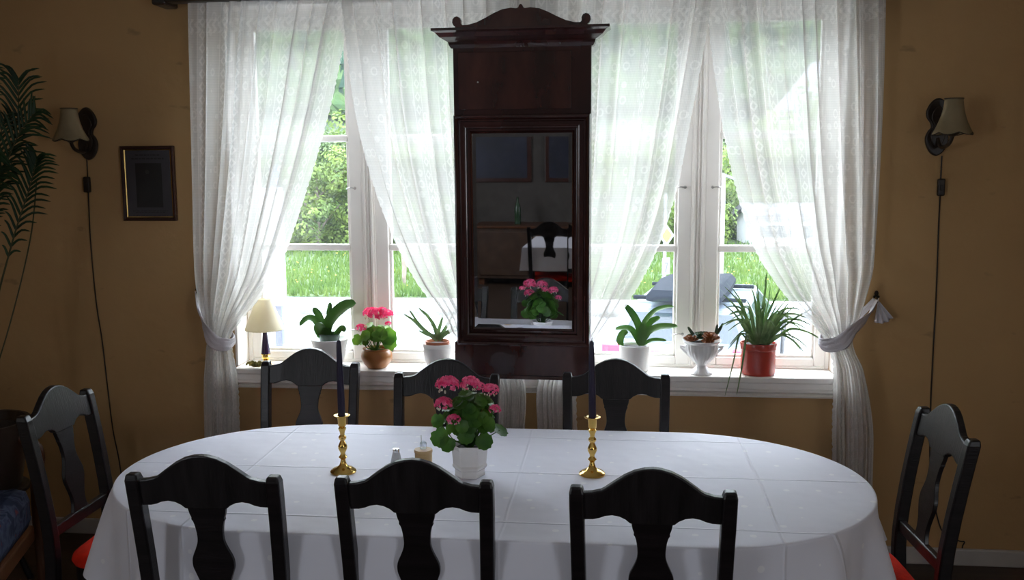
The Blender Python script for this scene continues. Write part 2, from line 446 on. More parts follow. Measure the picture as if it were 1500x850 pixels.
def baseboard(name, x0, x1, y0, y1):
    return struct(MB().box(x0, x1, y0, y1, 0, .075).build(name, M['baseboard'], bevel=.006))
baseboard('baseboard_front', XL, XR, WY-.022, WY)
baseboard('baseboard_left', XL, XL+.02, YB, WY-.03)
baseboard('baseboard_right', XR-.02, XR, YB, WY-.03)
# sill board with the moulding under its nose
b = MB(); b.box(OX0+.01, OX1-.01, WY-.055, WY+.17, .805, .832)
sill = struct(b.build('trim_1', M['white_paint'], bevel=.005))
prof = [(WY-.048, .805), (WY-.050, .780), (WY-.040, .776), (WY-.046, .766), (WY-.032, .757), (WY-.020, .752), (WY-.034, .746), (WY-.030, .738), (WY-.008, .735), (WY, .735), (WY, .805)]
v = [(x, y, z) for x in (OX0+.02, OX1-.02) for y, z in prof]; n = len(prof)
f = [tuple(range(n)), tuple(range(2*n-1, n-1, -1))]+[((i+1) % n, i, n+i, n+(i+1) % n) for i in range(n)]
struct(recalc(MB().add(v, f).build('trim_2', M['white_paint'])))
# painted reveals and the pier between the two windows
FY = WY+.135                   # inner face of the window frames
b = MB(); b.box(OX0, OX0+.012, WY+.001, FY, .832, OZ1); b.box(OX1-.012, OX1, WY+.001, FY, .832, OZ1); b.box(OX0, OX1, WY+.001, FY, OZ1-.012, OZ1)
struct(b.build('trim_3', M['white_paint'], bevel=.002))
b = MB(); b.box(-.515, -.231, WY+.02, WY+.30, .80, OZ1)
b.box(-.500, -.470, WY+.008, WY+.02, .832, OZ1-.01); b.box(-.276, -.246, WY+.008, WY+.02, .832, OZ1-.01)
struct(b.build('trim_4', M['white_paint'], bevel=.003))

def casement(root, x0, x1, hinge_left):
    """one sash of three panes, x0..x1 outer edges"""
    z0, z1 = .842, 2.425; st = .062; b = MB(); y0, y1 = FY, FY+.045
    gx0, gx1, gz0, gz1 = x0+st, x1-st, z0+.038, z1-.055
    b.box(x0, gx0, y0, y1, z0, z1); b.box(gx1, x1, y0, y1, z0, z1)
    b.box(gx0, gx1, y0, y1, z0, gz0); b.box(gx0, gx1, y0, y1, gz1, z1)
    o = b.build('sash', M['white_paint'], root, bevel=.006)
    # inner glazing bead steps
    c = MB(); e = .012
    c.box(gx0, gx0+e, y0+.014, y1-.004, gz0, gz1); c.box(gx1-e, gx1, y0+.014, y1-.004, gz0, gz1)
    c.box(gx0, gx1, y0+.014, y1-.004, gz0, gz0+e); c.box(gx0, gx1, y0+.014, y1-.004, gz1-e, gz1)
    c.build('glazing_bead', M['white_paint'], o, bevel=.003)
    for z in (1.371, 1.871):
        c = MB(); c.box(gx0, gx1, y0+.006, y1-.003, z-.015, z+.015)
        c.build('glazing_bar', M['white_paint'], o, bevel=.006)
    MB().box(gx0, gx1, y0+.026, y0+.029, gz0, gz1).build('glass', M['pane'], o)
    # hook and stay
    for z, dx in ((1.645, .03), (.985, .0)):
        c = MB(); sx = (x1-.02) if hinge_left else (x0+.02); d = 1 if hinge_left else -1
        c.tube([(sx-d*.012, y0-.004, z), (sx-d*.012, y0-.012, z), (sx-d*.030, y0-.012, z+.002), (sx-d*.048, y0-.012, z-.002), (sx-d*.052, y0-.004, z-.003)], .0028, 6)
        c.sphere((sx-d*.012, y0-.006, z), .007, 8, 6)
        c.build('window_hook', M['steel'], o, smooth=50)
    return o
def window(name, x0, x1, xm):
    r = bpy.data.objects.new(name, None); COL.objects.link(r); r.location = (0, 0, 0); struct(r)
    b = MB(); y0, y1 = FY-.006, FY+.09
    b.box(x0, x0+.020, y0, y1, .832, 2.45); b.box(x1-.020, x1, y0, y1, .832, 2.45)
    b.box(x0+.02, x1-.02, y0, y1, .832, .845); b.box(x0+.02, x1-.02, y0, y1, 2.425, 2.45)
    b.build('window_frame', M['white_paint'], r, bevel=.004)
    # centre post: stepped mouldings
    b = MB(); b.box(xm-.030, xm+.030, FY-.004, y1, .84, 2.43)
    b.box(xm-.022, xm-.012, FY-.014, FY-.003, .84, 2.43); b.box(xm+.010, xm+.022, FY-.018, FY-.003, .84, 2.43)
    b.box(xm-.006, xm+.004, FY-.010, FY-.003, .84, 2.43)
    b.build('mullion', M['white_paint'], r, bevel=.003)
    casement(r, x0+.003, xm-.028, True); casement(r, xm+.028, x1-.003, False)
    return r
window('window_1', -1.712, -.516, -1.115)
window('window_2', -.230, .967, .380)

# unseen windows added on the side walls to frame the fill lamps
def side_window(name, X, d):
    r = bpy.data.objects.new(name, None); COL.objects.link(r); struct(r)
    bx_ = lambda b, a, c, y0, y1, z0, z1: b.box(min(X+d*a, X+d*c), max(X+d*a, X+d*c), y0, y1, z0, z1)
    b = MB(); y0, y1, z0, z1 = -1.9, -.5, .9, 2.3
    bx_(b, .001, .035, y0-.08, y0, z0-.08, z1+.08); bx_(b, .001, .035, y1, y1+.08, z0-.08, z1+.08)
    bx_(b, .001, .035, y0, y1, z1, z1+.08); bx_(b, .001, .035, y0, y1, z0-.08, z0); bx_(b, .001, .03, -1.215, -1.185, z0, z1)
    b.build('window_frame', M['white_paint'], r, bevel=.005)
    bx_(MB(), .001, .01, y0, y1, z0, z1).build('glass', M['pane'], r)
side_window('added_window_3', XL, 1); side_window('added_window_4', XR, -1)

# ---------------------------------------------------------------- curtain rail and lace
t = thing('curtain_rail', 'dark brown wooden curtain rail with projecting end across the window head', 'curtain rail', (-.38, 4.09, 2.449))
MB().box(-1.545, 1.56, -.045, .035, 0, .045).build('rail', M['rail_wood'], t, bevel=.008)
for s in (-1, 1):
    MB().box(s*1.565-.03, s*1.565+.03, -.050, .089, -.012, .055).build('bracket', M['rail_wood'], t, bevel=.01)

def curtain(name, label, keys, W, folds, seed, Y0=4.085, scallop=None, group='lace curtain panels'):
    """keys: rows (z, x_left, x_right, fold_depth, y_centre) ascending z"""
    rnd = random.Random(seed)
    ph = [rnd.uniform(0, 2*pi) for _ in range(5)]
    nu, z0, z1 = 340, keys[0][0], keys[-1][0]
    nv = int((z1-z0)/.0125)
    v = []; uvs = []; f = []
    for j in range(nv+1):
        z = z0+(z1-z0)*j/nv
        xl, xr, am, yc = lerp(keys, z)
        hh = (z1-z)
        for i in range(nu+1):
            u = i/nu
            # irregular fold phase, drifting slowly with height
            uu = u+.018*sin(2*pi*2.3*u+ph[0]+hh*.5)+.012*sin(2*pi*5.1*u+ph[1])
            p = 2*pi*folds*uu+ph[2]+.5*sin(hh*2.1+ph[3]+u*3)
            a = am*(.62+.38*sin(2*pi*1.7*u+ph[4]+hh*.6))
            y = yc+a*(.88*sin(p)+.22*sin(2*p+ph[1])+.16*sin(2*pi*folds*3.3*uu+ph[4]+hh*.8))
            # cloth overlaps itself where it is gathered
            g = max(0, min(1, (W/(abs(xr-xl)+.001)-1.6)/3.0))
            x = xl+(xr-xl)*u+(xr-xl)/folds*(.10+.22*g)*sin(p+1.2)
            if scallop is not None:
                e = (1-u) if scallop > 0 else u
                if e < .012: x += scallop*.006*abs(sin(z*pi/.022))
            v.append((x, y, z)); uvs.append((u*W, hh))
    for j in range(nv):
        for i in range(nu):
            a = j*(nu+1)+i; f.append((a, a+1, a+nu+2, a+nu+1))
    me = bpy.data.meshes.new(name); me.from_pydata(v, [], f); me.update(); me.materials.append(M['lace'])
    ul = me.uv_layers.new(name='UVMap')
    for p in me.polygons:
        p.use_smooth = True
        for li, vi in zip(p.loop_indices, p.vertices): ul.data[li].uv = uvs[vi]
    o = bpy.data.objects.new(name, me); COL.objects.link(o)
    return o

TOP = 2.450
outer_l = thing('lace_curtain', 'ivory lace curtain tied to the hook beside the framed print', 'curtain', (-1.75, 4.085, 0.03), group='lace curtain panels')
o = curtain('lace_panel', '', [
    (.05, -1.845, -1.66, .030, 4.070), (.53, -1.838, -1.683, .026, 4.070), (.78, -1.826, -1.680, .024, 4.065), (.93, -1.806, -1.694, .021, 4.055), (.99, -1.796, -1.700, .019, 4.050), (1.06, -1.815, -1.655, .020, 4.060),
    (1.16, -1.838, -1.575, .021, 4.075), (1.28, -1.849, -1.490, .021, 4.085), (1.64, -1.845, -1.345, .021, 4.090), (2.0, -1.839, -1.226, .027, 4.092), (2.30, -1.830, -1.150, .027, 4.092), (TOP, -1.824, -1.110, .026, 4.092)],
    1.9, 9, 3, scallop=1)
def parent_keep(o, p): o.parent = p; o.matrix_parent_inverse = Matrix.Translation(p.location).inverted(); return o
parent_keep(o, outer_l)
inner_l = thing('lace_curtain', 'ivory lace curtain sweeping behind the mirror, over the kalanchoe and aloe side', 'curtain', (-.6, 4.085, 0.03), group='lace curtain panels')
o = curtain('lace_panel', '', [
    (.05, -.50, -.365, .022, 4.085), (.58, -.500, -.372, .020, 4.085), (.80, -.499, -.372, .018, 4.083), (.92, -.56, -.44, .015, 4.08), (.995, -.682, -.50, .016, 4.085), (1.085, -.732, -.48, .018, 4.09), (1.25, -.851, -.45, .026, 4.092), (1.46, -.953, -.42, .026, 4.092),
    (1.70, -1.038, -.40, .026, 4.092), (1.99, -1.106, -.385, .026, 4.092), (2.28, -1.142, -.38, .026, 4.092), (TOP, -1.160, -.38, .026, 4.092)],
    1.8, 8, 11, scallop=-1)
parent_keep(o, inner_l)
inner_r = thing('lace_curtain', 'ivory lace curtain sweeping behind the mirror, above the orchid in the white cylinder pot', 'curtain', (-.1, 4.085, 0.03), group='lace curtain panels')
o = curtain('lace_panel', '', [
    (.05, -.325, -.15, .022, 4.085), (.58, -.321, -.156, .020, 4.085), (.80, -.321, -.156, .018, 4.083), (.92, -.26, -.12, .015, 4.08), (.973, -.22, -.080, .016, 4.085), (1.138, -.28, .042, .018, 4.09), (1.375, -.31, .169, .026, 4.092), (1.634, -.33, .251, .026, 4.092),
    (1.889, -.34, .298, .026, 4.092), (2.14, -.35, .341, .026, 4.092), (TOP, -.35, .388, .026, 4.092)],
    1.7, 8, 23, scallop=1)
parent_keep(o, inner_r)
outer_r = thing('lace_curtain', 'ivory lace curtain tied back beside the red potted spider plant', 'curtain', (1.0, 4.085, 0.03), group='lace curtain panels')
o = curtain('lace_panel', '', [
    (.05, .955, 1.115, .030, 4.070), (.41, .953, 1.110, .028, 4.070), (.65, .944, 1.102, .026, 4.068), (.886, .936, 1.053, .022, 4.060), (.97, .915, 1.012, .020, 4.050), (1.03, .886, 1.003, .019, 4.050), (1.10, .828, 1.030, .020, 4.062),
    (1.175, .756, 1.056, .021, 4.075), (1.293, .672, 1.086, .021, 4.085), (1.405, .609, 1.094, .021, 4.09), (1.719, .511, 1.098, .027, 4.092), (2.08, .439, 1.094, .027, 4.092), (TOP, .383, 1.084, .026, 4.092)],
    2.0, 9, 37, scallop=-1)
parent_keep(o, outer_r)

def tieback(label, hookx, hookz, cx, cz, hw, side, bow=False):
    t = thing('curtain_tieback', label, 'tieback', (hookx, 4.16, hookz), group='white cotton tiebacks')
    o = Vector((hookx, 4.16, hookz)); b = MB()
    # flat band: from the hook, down round the front of the gathered lace and back behind it
    path = [(hookx, 4.150, hookz), (hookx+(cx-hookx)*.28, 4.085, hookz-(hookz-cz)*.38), (cx+side*hw*.9, 4.020, cz+.055), (cx, 3.998, cz), (cx-side*hw*.9, 4.018, cz-.018), (cx-side*(hw+.014), 4.060, cz-.010),
            (cx-side*hw*.8, 4.108, cz+.010), (cx+side*hw, 4.128, cz+.06), (hookx, 4.158, hookz)]
    pts = smooth_poly(path, 8); rows = []
    for i, p in enumerate(pts):
        q = i/(len(pts)-1); w = .016+.016*sin(pi*min(1, q*1.5)) if q < .67 else .016
        tn = (pts[min(i+1, len(pts)-1)]-pts[max(i-1, 0)]).normalized()
        nrm = Vector((p.x-cx, p.y-4.06, 0)); nrm = nrm.normalized() if nrm.length > 1e-4 else Vector((0, -1, 0))
        wd = tn.cross(nrm).normalized()
        if wd.z < 0: wd = -wd
        rows.append([p+wd*w*k/4-o+nrm*.004*cos(k*2.2+i*.3) for k in range(-4, 5)])
    b.strip(rows); b.build('band', M['tieband'], t, smooth=180, solid=.003)
    if bow:
        b = MB(); rows = []
        for i in range(9):
            q = i/8; row = []
            for k in range(15):
                a = k/14
                ang = -1.9+1.05*a
                rad = .005+.095*q
                row.append((side*(.004+rad*cos(ang)*.75+.012*q), -.02-.012*q*sin(a*20), rad*sin(ang)*1.0+.0))
            rows.append(row)
        b.strip(rows); b.build('ruffle', M['tieband'], t, smooth=180, solid=.002)
    b = MB()
    b.tube([(0, .018, .012), (0, -.01, .012), (0, -.022, .002), (0, -.022, -.010), (0, -.012, -.014)], .003, 6)
    b.sphere((0, -.004, .026), .009, 8, 6, (1, .6, 1.4)); b.sphere((.008, -.004, .012), .006, 8, 6); b.sphere((-.008, -.004, .012), .006, 8, 6)
    b.build('hook', M['hook'], t, smooth=60)
    return t
tieback('plain white cotton tieback hooked on the wall beside the framed print', -1.878, 1.178, -1.748, .980, .052, -1)
tieback('white cotton tieback with a fanned ruffle at its hook, beside the spider plant', 1.118, 1.172, .946, 1.015, .062, 1, True)

# ---------------------------------------------------------------- pier mirror
MX = -.368
t = thing('pier_mirror', 'tall dark mahogany pier mirror with scrolled pediment hanging between the windows', 'mirror', (MX, 4.032, .84))
t.rotation_euler = (radians(1.3), 0, radians(-2.0))
o0 = Vector((MX, 4.03, .84))
def bx(b, x0, x1, d, z0, z1, back=0): return b.box(x0, x1, -d, back, z0-.84, z1-.84)
b = MB(); bx(b, -.283, .283, .055, 1.0, 2.232); b.build('case', M['mahogany'], t, bevel=.003)
b = MB(); b.box(-.262, .202, -.060, -.0551, 1.975-.84, 2.205-.84); b.build('upper_panel', M['mahogany_grain'], t, bevel=.002)
b = MB(); bx(b, -.296, .296, .062, .843, 1.000); bx(b, -.290, .290, .070, .843, .860); b.build('plinth', M['mahogany_grain'], t, bevel=.004)
# cornice: stepped cove swept round three sides
prof = [(.290, .058, 2.222), (.298, .066, 2.236), (.300, .070, 2.246), (.310, .078, 2.252), (.330, .098, 2.264), (.344, .112, 2.280), (.352, .120, 2.284), (.358, .126, 2.287), (.358, .126, 2.297)]
rows = [[(-x, 0, z-.84), (-x, -d, z-.84), (x, -d, z-.84), (x, 0, z-.84)] for x, d, z in prof]
b = MB(); b.strip(rows); n = len(rows)*4; b.f.append([n-4, n-3, n-2, n-1]); b.f.append([3, 2, 1, 0])
for i in range(len(rows)-1): b.f.append([i*4+3, i*4, i*4+4, i*4+7])
recalc(b.build('cornice', M['mahogany'], t))
# pediment
half = [(.0, 2.389), (.006, 2.386), (.010, 2.376), (.016, 2.372), (.040, 2.375), (.075, 2.370), (.110, 2.356), (.145, 2.338), (.180, 2.322), (.215, 2.313), (.240, 2.312)]
knob = [(.262+.019*cos(a), 2.326+.021*sin(a)) for a in [radians(x) for x in (200, 165, 130, 95, 60, 25, -10, -45, -75)]]
right = half+knob+[(.272, 2.297)]
out = [(x, z-.84) for x, z in right]+[(-x, z-.84) for x, z in reversed(right) if x > 0]
recalc(MB().prism(out, -.075, -.045).build('pediment', M['mahogany_grain'], t, bevel=.003))
# moulded frame round the glass
GX0, GX1, GZ0, GZ1 = -.208, .206, 1.063, 1.878
def frame_sweep(b, prof, x0, x1, z0, z1):
    rows = []
    for o_, d in prof:
        rows.append([(x0-o_, -d, z0-o_-.84), (x1+o_, -d, z0-o_-.84), (x1+o_, -d, z1+o_-.84), (x0-o_, -d, z1+o_-.84)])
    b.strip(rows, closed=True); return b
prof = [(.0, .045), (.0, .060), (.006, .066), (.010, .060), (.018, .060), (.022, .074), (.034, .080), (.046, .080), (.050, .070), (.055, .070), (.060, .076), (.066, .080), (.072, .078), (.076, .066), (.076, .045)]
b = MB(); frame_sweep(b, prof, GX0, GX1, GZ0, GZ1); recalc(b.build('glass_frame', M['mahogany'], t, smooth=35))
m_, N, L, bb = nt('silvered_glass'); setp(bb, (.72, .73, .76), .015, 1)
tc = N.new('ShaderNodeTexCoord'); no = N.new('ShaderNodeTexNoise'); no.inputs['Scale'].default_value = 45; no.inputs['Detail'].default_value = 8
L.new(tc.outputs['Object'], no.inputs['Vector'])
rp = N.new('ShaderNodeValToRGB'); rp.color_ramp.elements[0].position = .45; rp.color_ramp.elements[1].position = .8
rp.color_ramp.elements[0].color = (.004, .004, .004, 1); rp.color_ramp.elements[1].color = (.05, .05, .05, 1)
L.new(no.outputs['Fac'], rp.inputs['Fac'])
df = N.new('ShaderNodeBsdfDiffuse'); df.inputs['Color'].default_value = (.5, .52, .58, 1)
mx = N.new('ShaderNodeMixShader'); L.new(rp.outputs['Color'], mx.inputs['Fac']); L.new(bb.outputs[0], mx.inputs[1]); L.new(df.outputs[0], mx.inputs[2])
L.new(mx.outputs[0], N['Material Output'].inputs['Surface'])
b = MB(); e = .016
x0, x1, z0, z1 = GX0-.001, GX1+.001, GZ0-.841, GZ1-.839
b.add([(x0, -.0565, z0), (x1, -.0565, z0), (x1, -.0565, z1), (x0, -.0565, z1), (x0+e, -.0573, z0+e), (x1-e, -.0573, z0+e), (x1-e, -.0573, z1-e), (x0+e, -.0573, z1-e)],
      [(4, 5, 6, 7), (0, 1, 5, 4), (1, 2, 6, 5), (2, 3, 7, 6), (3, 0, 4, 7)])
b.build('mirror_glass', m_, t)
# keyhole glint escutcheon on the upper panel
b = MB(); b.lathe([(.0035, 0), (.0035, .002)], (0, 0, 0), 10); o = b.build('pin', M['steel'], t); o.rotation_euler = (pi/2, 0, 0); o.location = (-.180, -.060, 2.085-.84)

# ---------------------------------------------------------------- table and cloth
TX, TY = -.392, 2.933
HS, EA, EB = .62, .565, .535     # half straight, end semi-axis, half width
TZ = .765
def stad(s, grow=0.0):
    """closed stadium outline, s in 0..1 -> (x, y, nx, ny)"""
    Ls, Le = 2*HS, pi*sqrt((EA**2+EB**2)/2); tot = 2*Ls+2*Le; d = (s % 1)*tot
    if d < Ls: x, y, nx, ny = -HS+d, -EB, 0, -1
    elif d < Ls+Le:
        a = -pi/2+pi*(d-Ls)/Le; x, y = HS+EA*cos(a), EB*sin(a); nx, ny = cos(a)/EA, sin(a)/EB
    elif d < 2*Ls+Le: x, y, nx, ny = HS-(d-Ls-Le), EB, 0, 1
    else:
        a = pi/2+pi*(d-2*Ls-Le)/Le; x, y = -HS+EA*cos(a), EB*sin(a); nx, ny = cos(a)/EA, sin(a)/EB
    l = sqrt(nx*nx+ny*ny); nx /= l; ny /= l
    return x+nx*grow, y+ny*grow, nx, ny
t = thing('dining_table', 'long oval dining table hidden under the white damask cloth', 'table', (TX, TY, 0))
N_ = 160
pts = [stad(i/N_)[:2] for i in range(N_)]
b = MB(); v = [(x, y, z) for z in (TZ-.030, TZ-.003) for x, y in pts]
f = [tuple(range(N_-1, -1, -1)), tuple(range(N_, 2*N_))]+[(i, (i+1) % N_, N_+(i+1) % N_, N_+i) for i in range(N_)]
b.add(v, f); b.build('tabletop', M['table_wood'], t, smooth=40)
b = MB(); b.box(-.78, .78, -.36, .36, TZ-.12, TZ-.031); b.build('apron', M['table_wood'], t)
for sx in (-1, 1):
    for sy in (-1, 1):
        b = MB(); b.lathe([(.022, 0), (.028, .03), (.020, .06), (.030, .30), (.038, .50), (.028, .54), (.04, .60), (.04, .655)], (sx*.72, sy*.30, 0), 16)
        b.build('leg', M['table_wood'], t, smooth=50)
rnd = random.Random(5)
NP = 560; b = MB(); rows = []
def over(s):
    """hang length and flare of the cloth round the rim"""
    x, y, nx, ny = stad(s)
    end = abs(nx)**1.5
    corner = max(0, 1-abs(abs(nx)-.78)/.35)
    front = 1 if ny < 0 else .8
    L = .255*(1-end)+.17*end+.12*corner*front
    fold = sin(s*2*pi*19+1.2)+.5*sin(s*2*pi*31+4)
    amp = .002+.036*abs(nx)**2+.022*corner
    return L, amp, fold, corner
rows = []
for q in (0.0, .12, .25, .38, .5, .62, .74, .84, .92, .97, 1.0):
    r = []
    for i in range(NP):
        x, y, nx, ny = stad(i/NP); r.append((x*q, y*q, TZ+.0015))
    rows.append(r)
for ang in (30, 60, 90):
    r = []
    for i in range(NP):
        x, y, nx, ny = stad(i/NP, .007*sin(radians(ang))); r.append((x, y, TZ+.0015-.007*(1-cos(radians(ang)))))
    rows.append(r)
for k in range(1, 15):
    q = k/14; r = []
    for i in range(NP):
        L, amp, fold, co = over(i/NP)
        g = .0075+q**.9*(.004+.026*co)+amp*fold*q**.8*.8+max(0, fold)*amp*.5*q
        if g < .007: g = .007
        x, y, nx, ny = stad(i/NP, g); r.append((x, y, TZ-.0055-L*q))
    rows.append(r)
b.strip(rows, closed=True); b.f.append(list(range(NP-1, -1, -1)) if False else [])
b.f = [q for q in b.f if q]
cl = b.build('tablecloth', M['cloth'], smooth=180, loc=(TX, TY, 0))
tag(cl, 'white damask tablecloth with fold creases draped over the oval table', 'tablecloth')

# ---------------------------------------------------------------- chairs
def ypost(z):   # y of the back post centre line over its height (chair faces +y)
    return lerp([(0, -.055), (.20, -.020), (.46, .0), (.60, -.008), (.80, -.038), (1.02, -.080)], z)[0]
PT = .942
def make_chair():
    t = thing('dining_chair', '', 'chair', (0, 0, 0))
    for s in (-1, 1):
        b = MB(); rows = []
        zs = [0, .1, .2, .3, .4, .46, .52, .6, .7, .8, .88, .925, PT]
        w = .0185
        for z in zs:
            y = ypost(z); x = s*(.172+.017*min(1, z/.9)); d = .020 if z > .5 else .021
            if z == PT: rows.append([(x-w*.8, y-d*.75, z), (x+w*.8, y-d*.75, z), (x+w*.8, y+d*.75, z), (x-w*.8, y+d*.75, z)]); continue
            rows.append([(x-w, y-d, z), (x+w, y-d, z), (x+w, y+d, z), (x-w, y+d, z)])
        b.strip(rows, closed=True); n = len(zs)*4; b.f += [[n-4, n-3, n-2, n-1], [3, 2, 1, 0]]
        recalc(b.build('back_post', M['black_wood'], t, bevel=.005))
    # crest rail: humped top, arched underside
    top = [(-.175, .926), (-.150, .928), (-.128, .934), (-.118, .940), (-.112, .945), (-.095, .958), (-.070, .976), (-.045, .989), (-.020, .996), (0, .998)]
    top = top+[(-x, z) for x, z in reversed(top[:-1])]
    bot = [(.175, .852), (.148, .853), (.132, .857), (.118, .863), (.100, .866), (.082, .863), (.066, .855), (.055, .845), (0, .843)]
    bot = bot+[(-x, z) for x, z in reversed(bot[:-1])]
    b = MB(); b.prism(top+bot, -.012, .012, ypost); recalc(b.build('crest_rail', M['crest_wood'], t, bevel=.004))
    # vase splat
    half = [(.852, .053), (.830, .049), (.818, .045), (.812, .0455), (.806, .042), (.790, .038), (.765, .0355), (.745, .037), (.725, .044), (.705, .053), (.690, .057), (.672, .057), (.655, .052), (.635, .045), (.612, .038), (.590, .036), (.570, .040), (.556, .045)]
    half = [tuple(p) for p in smooth_poly([(z, x, 0) for z, x in half], 3)]
    rows = []
    for p in half:
        z, x = p[0], p[1]; y = ypost(z); rows.append([(-x, y-.007, z), (x, y-.007, z), (x, y+.007, z), (-x, y+.007, z)])
    b = MB(); b.strip(rows, closed=True); n = len(rows)*4; b.f += [[n-4, n-3, n-2, n-1], [3, 2, 1, 0]]
    recalc(b.build('splat', M['black_wood'], t, bevel=.002))
    b = MB(); y = ypost(.54); b.box(-.165, .165, y-.011, y+.011, .518, .558); b.build('lower_rail', M['black_wood'], t, bevel=.004)
    # seat frame and pad
    def seat_outline(grow, n=44):
        out = []
        for i in range(n):
            a = 2*pi*i/n; c, s_ = cos(a), sin(a); e = .42
            x = (abs(c)**e)*(1 if c >= 0 else -1); y = (abs(s_)**e)*(1 if s_ >= 0 else -1)
            hw = .188+.030*(y+1)/2
            out.append((x*(hw+grow), .235+y*(.190+grow)))
        return out
    b = MB(); rows = [[(x, y, z) for x, y in seat_outline(g)] for z, g in ((.375, -.010), (.375, .0), (.425, .0), (.425, -.014))]
    b.strip(rows, closed=True); n = 44; b.f += [list(range(n-1, -1, -1)), [3*n+k for k in range(n)]]
    b.build('seat_frame', M['black_wood'], t, smooth=40)
    rows = []
    for z, g in ((.425, .004), (.440, .010), (.455, .006), (.467, -.010), (.475, -.040), (.479, -.090), (.480, -.150)):
        rows.append([(x, y, z) for x, y in seat_outline(g)])
    b = MB(); b.strip(rows, closed=True); b.f.append([6*n+k for k in range(n)]); b.build('seat_pad', M['red_fabric'], t, smooth=60)
    for s in (-1, 1):
        b = MB(); rows = []
        for z, w in ((0, .012), (.1, .014), (.3, .018), (.38, .021)):
            x, y = s*.185, .385; rows.append([(x-w, y-w, z), (x+w, y-w, z), (x+w, y+w, z), (x-w, y+w, z)])
        b.strip(rows, closed=True); b.f += [[12, 13, 14, 15], [3, 2, 1, 0]]; recalc(b.build('front_leg', M['black_wood'], t, bevel=.003))
        b = MB(); b.box(s*.178-.008, s*.178+.008, -.01, .375, .17, .195); b.build('side_stretcher', M['black_wood'], t, bevel=.003)
    return t
chair = make_chair()
GR = 'black splat-back chairs round the white table'
chair['group'] = GR
spots = [
    (-1.062, 2.384, .03, 'black splat-back chair at the near side of the table, closest to the framed print'),
    (-.503, 2.400, 0, 'black splat-back chair at the near side of the table, in front of the potted geranium'),
    (.107, 2.378, -.02, 'black splat-back chair at the near side, in front of the second brass candlestick'),
    (-1.240, 3.722, pi, 'black splat-back chair at the window side, in front of the first orchid pot'),
    (-.637, 3.545, pi, 'black splat-back chair at the window side, behind the pink geranium'),
    (.020, 3.600, pi, 'black splat-back chair at the window side, in front of the white cylinder pot'),
    (-1.850, 3.055, -pi/2, 'black red-seated chair at the table end below the framed print'),
    (.985, 3.035, pi/2+.06, 'black red-seated chair at the table end nearest the spider plant'),
]
for i, (x, y, rz, lab) in enumerate(spots):
    if i == 0: chair.location = (x, y, 0); chair.rotation_euler = (0, 0, rz); chair['label'] = lab
    else:
        o = copy_tree(chair, (x, y, 0), rz, lab, GR)
        o.scale = (1, 1, 1.008 if i < 3 else 1)
chair.scale = (1, 1, 1.008)

# ---------------------------------------------------------------- things on the table
TT = TZ+.002
def candlestick(x, y, lab, clab, lean):
    t = thing('candlestick', lab, 'candlestick', (x, y, TT), group='brass candlesticks')
    b = MB(); b.lathe([(.041, 0), (.042, .004), (.039, .008), (.034, .010), (.032, .013), (.022, .016), (.012, .024), (.009, .034), (.0075, .042)], n=40)
    b.build('base', M['brass'], t, smooth=40)
    b = MB(); b.lathe([(.0075, .042), (.014, .050), (.008, .058), (.0075, .064), (.0145, .078), (.0150, .086), (.0105, .096), (.007, .104), (.0125, .112), (.0125, .117), (.007, .124), (.0085, .134), (.0125, .142), (.0125, .146), (.008, .150)], n=32)
    b.build('stem', M['brass'], t, smooth=40)
    b = MB(); b.lathe([(.008, .150), (.0125, .154), (.0135, .170), (.0145, .182), (.025, .186), (.0265, .189), (.024, .190), (.0135, .188), (.0125, .175), (.004, .172)], n=36)
    b.build('cup', M['brass'], t, smooth=40)
    c = thing('taper_candle', clab, 'candle', (x, y, TT+.175), group='dark taper candles')
    c.rotation_euler = (0, lean, 0)
    b = MB(); b.lathe([(.0122, 0), (.0122, .01), (.0112, .10), (.0095, .18), (.0082, .235), (.0068, .252), (.003, .258)], n=24); b.build('wax', M['candle'], c, smooth=40)
    b = MB(); b.tube([(0, 0, .256), (.001, 0, .263), (.002, 0, .268)], .001, 6); b.build('wick', M['wick'], c)
candlestick(-.857, 2.912, 'turned brass candlestick standing on the cloth beside the glass shaker', 'unlit dark purple taper candle in the candlestick beside the glass shaker', -.012)
candlestick(-.057, 2.957, 'turned brass candlestick standing alone on the cloth past the geranium', 'unlit dark purple taper candle in the candlestick past the geranium', -.016)

t = thing('salt_shaker', 'small frosted glass shaker with chrome cap standing on the cloth', 'shaker', (-0.703, 3.002, TT))
b = MB(); n = 8; b.lathe([(.019, 0), (.020, .004), (.015, .030), (.0115, .044)], n=8); b.build('body', M['salt_glass'], t, bevel=.001)
b = MB(); b.lathe([(.0122, .044), (.0125, .050), (.011, .055), (.005, .057)], n=20); b.build('cap', M['chrome'], t, smooth=40)

t = thing('toothpick_holder', 'pale wooden pot holding a clear plastic cup on the cloth', 'holder', (-0.613, 3.008, TT))
b = MB(); b.lathe([(.026, 0), (.0275, .004), (.0285, .030), (.0285, .041), (.0300, .043), (.0305, .049), (.029, .053), (.012, .054)], n=36); b.build('pot', M['tan_wood'], t, smooth=35)
b = MB(); b.lathe([(.010, .0545), (.0110, .056), (.0115, .072), (.0110, .074)], n=20); b.lathe([(.0110, .074), (.0075, .078), (.004, .080)], n=20, cap=False); b.build('cup', M['clear'], t, smooth=40)
b = MB(); b.tube([(-.006, 0, .060), (-.0065, 0, .100)], .0011, 6); b.build('stick', M['steel'], t)

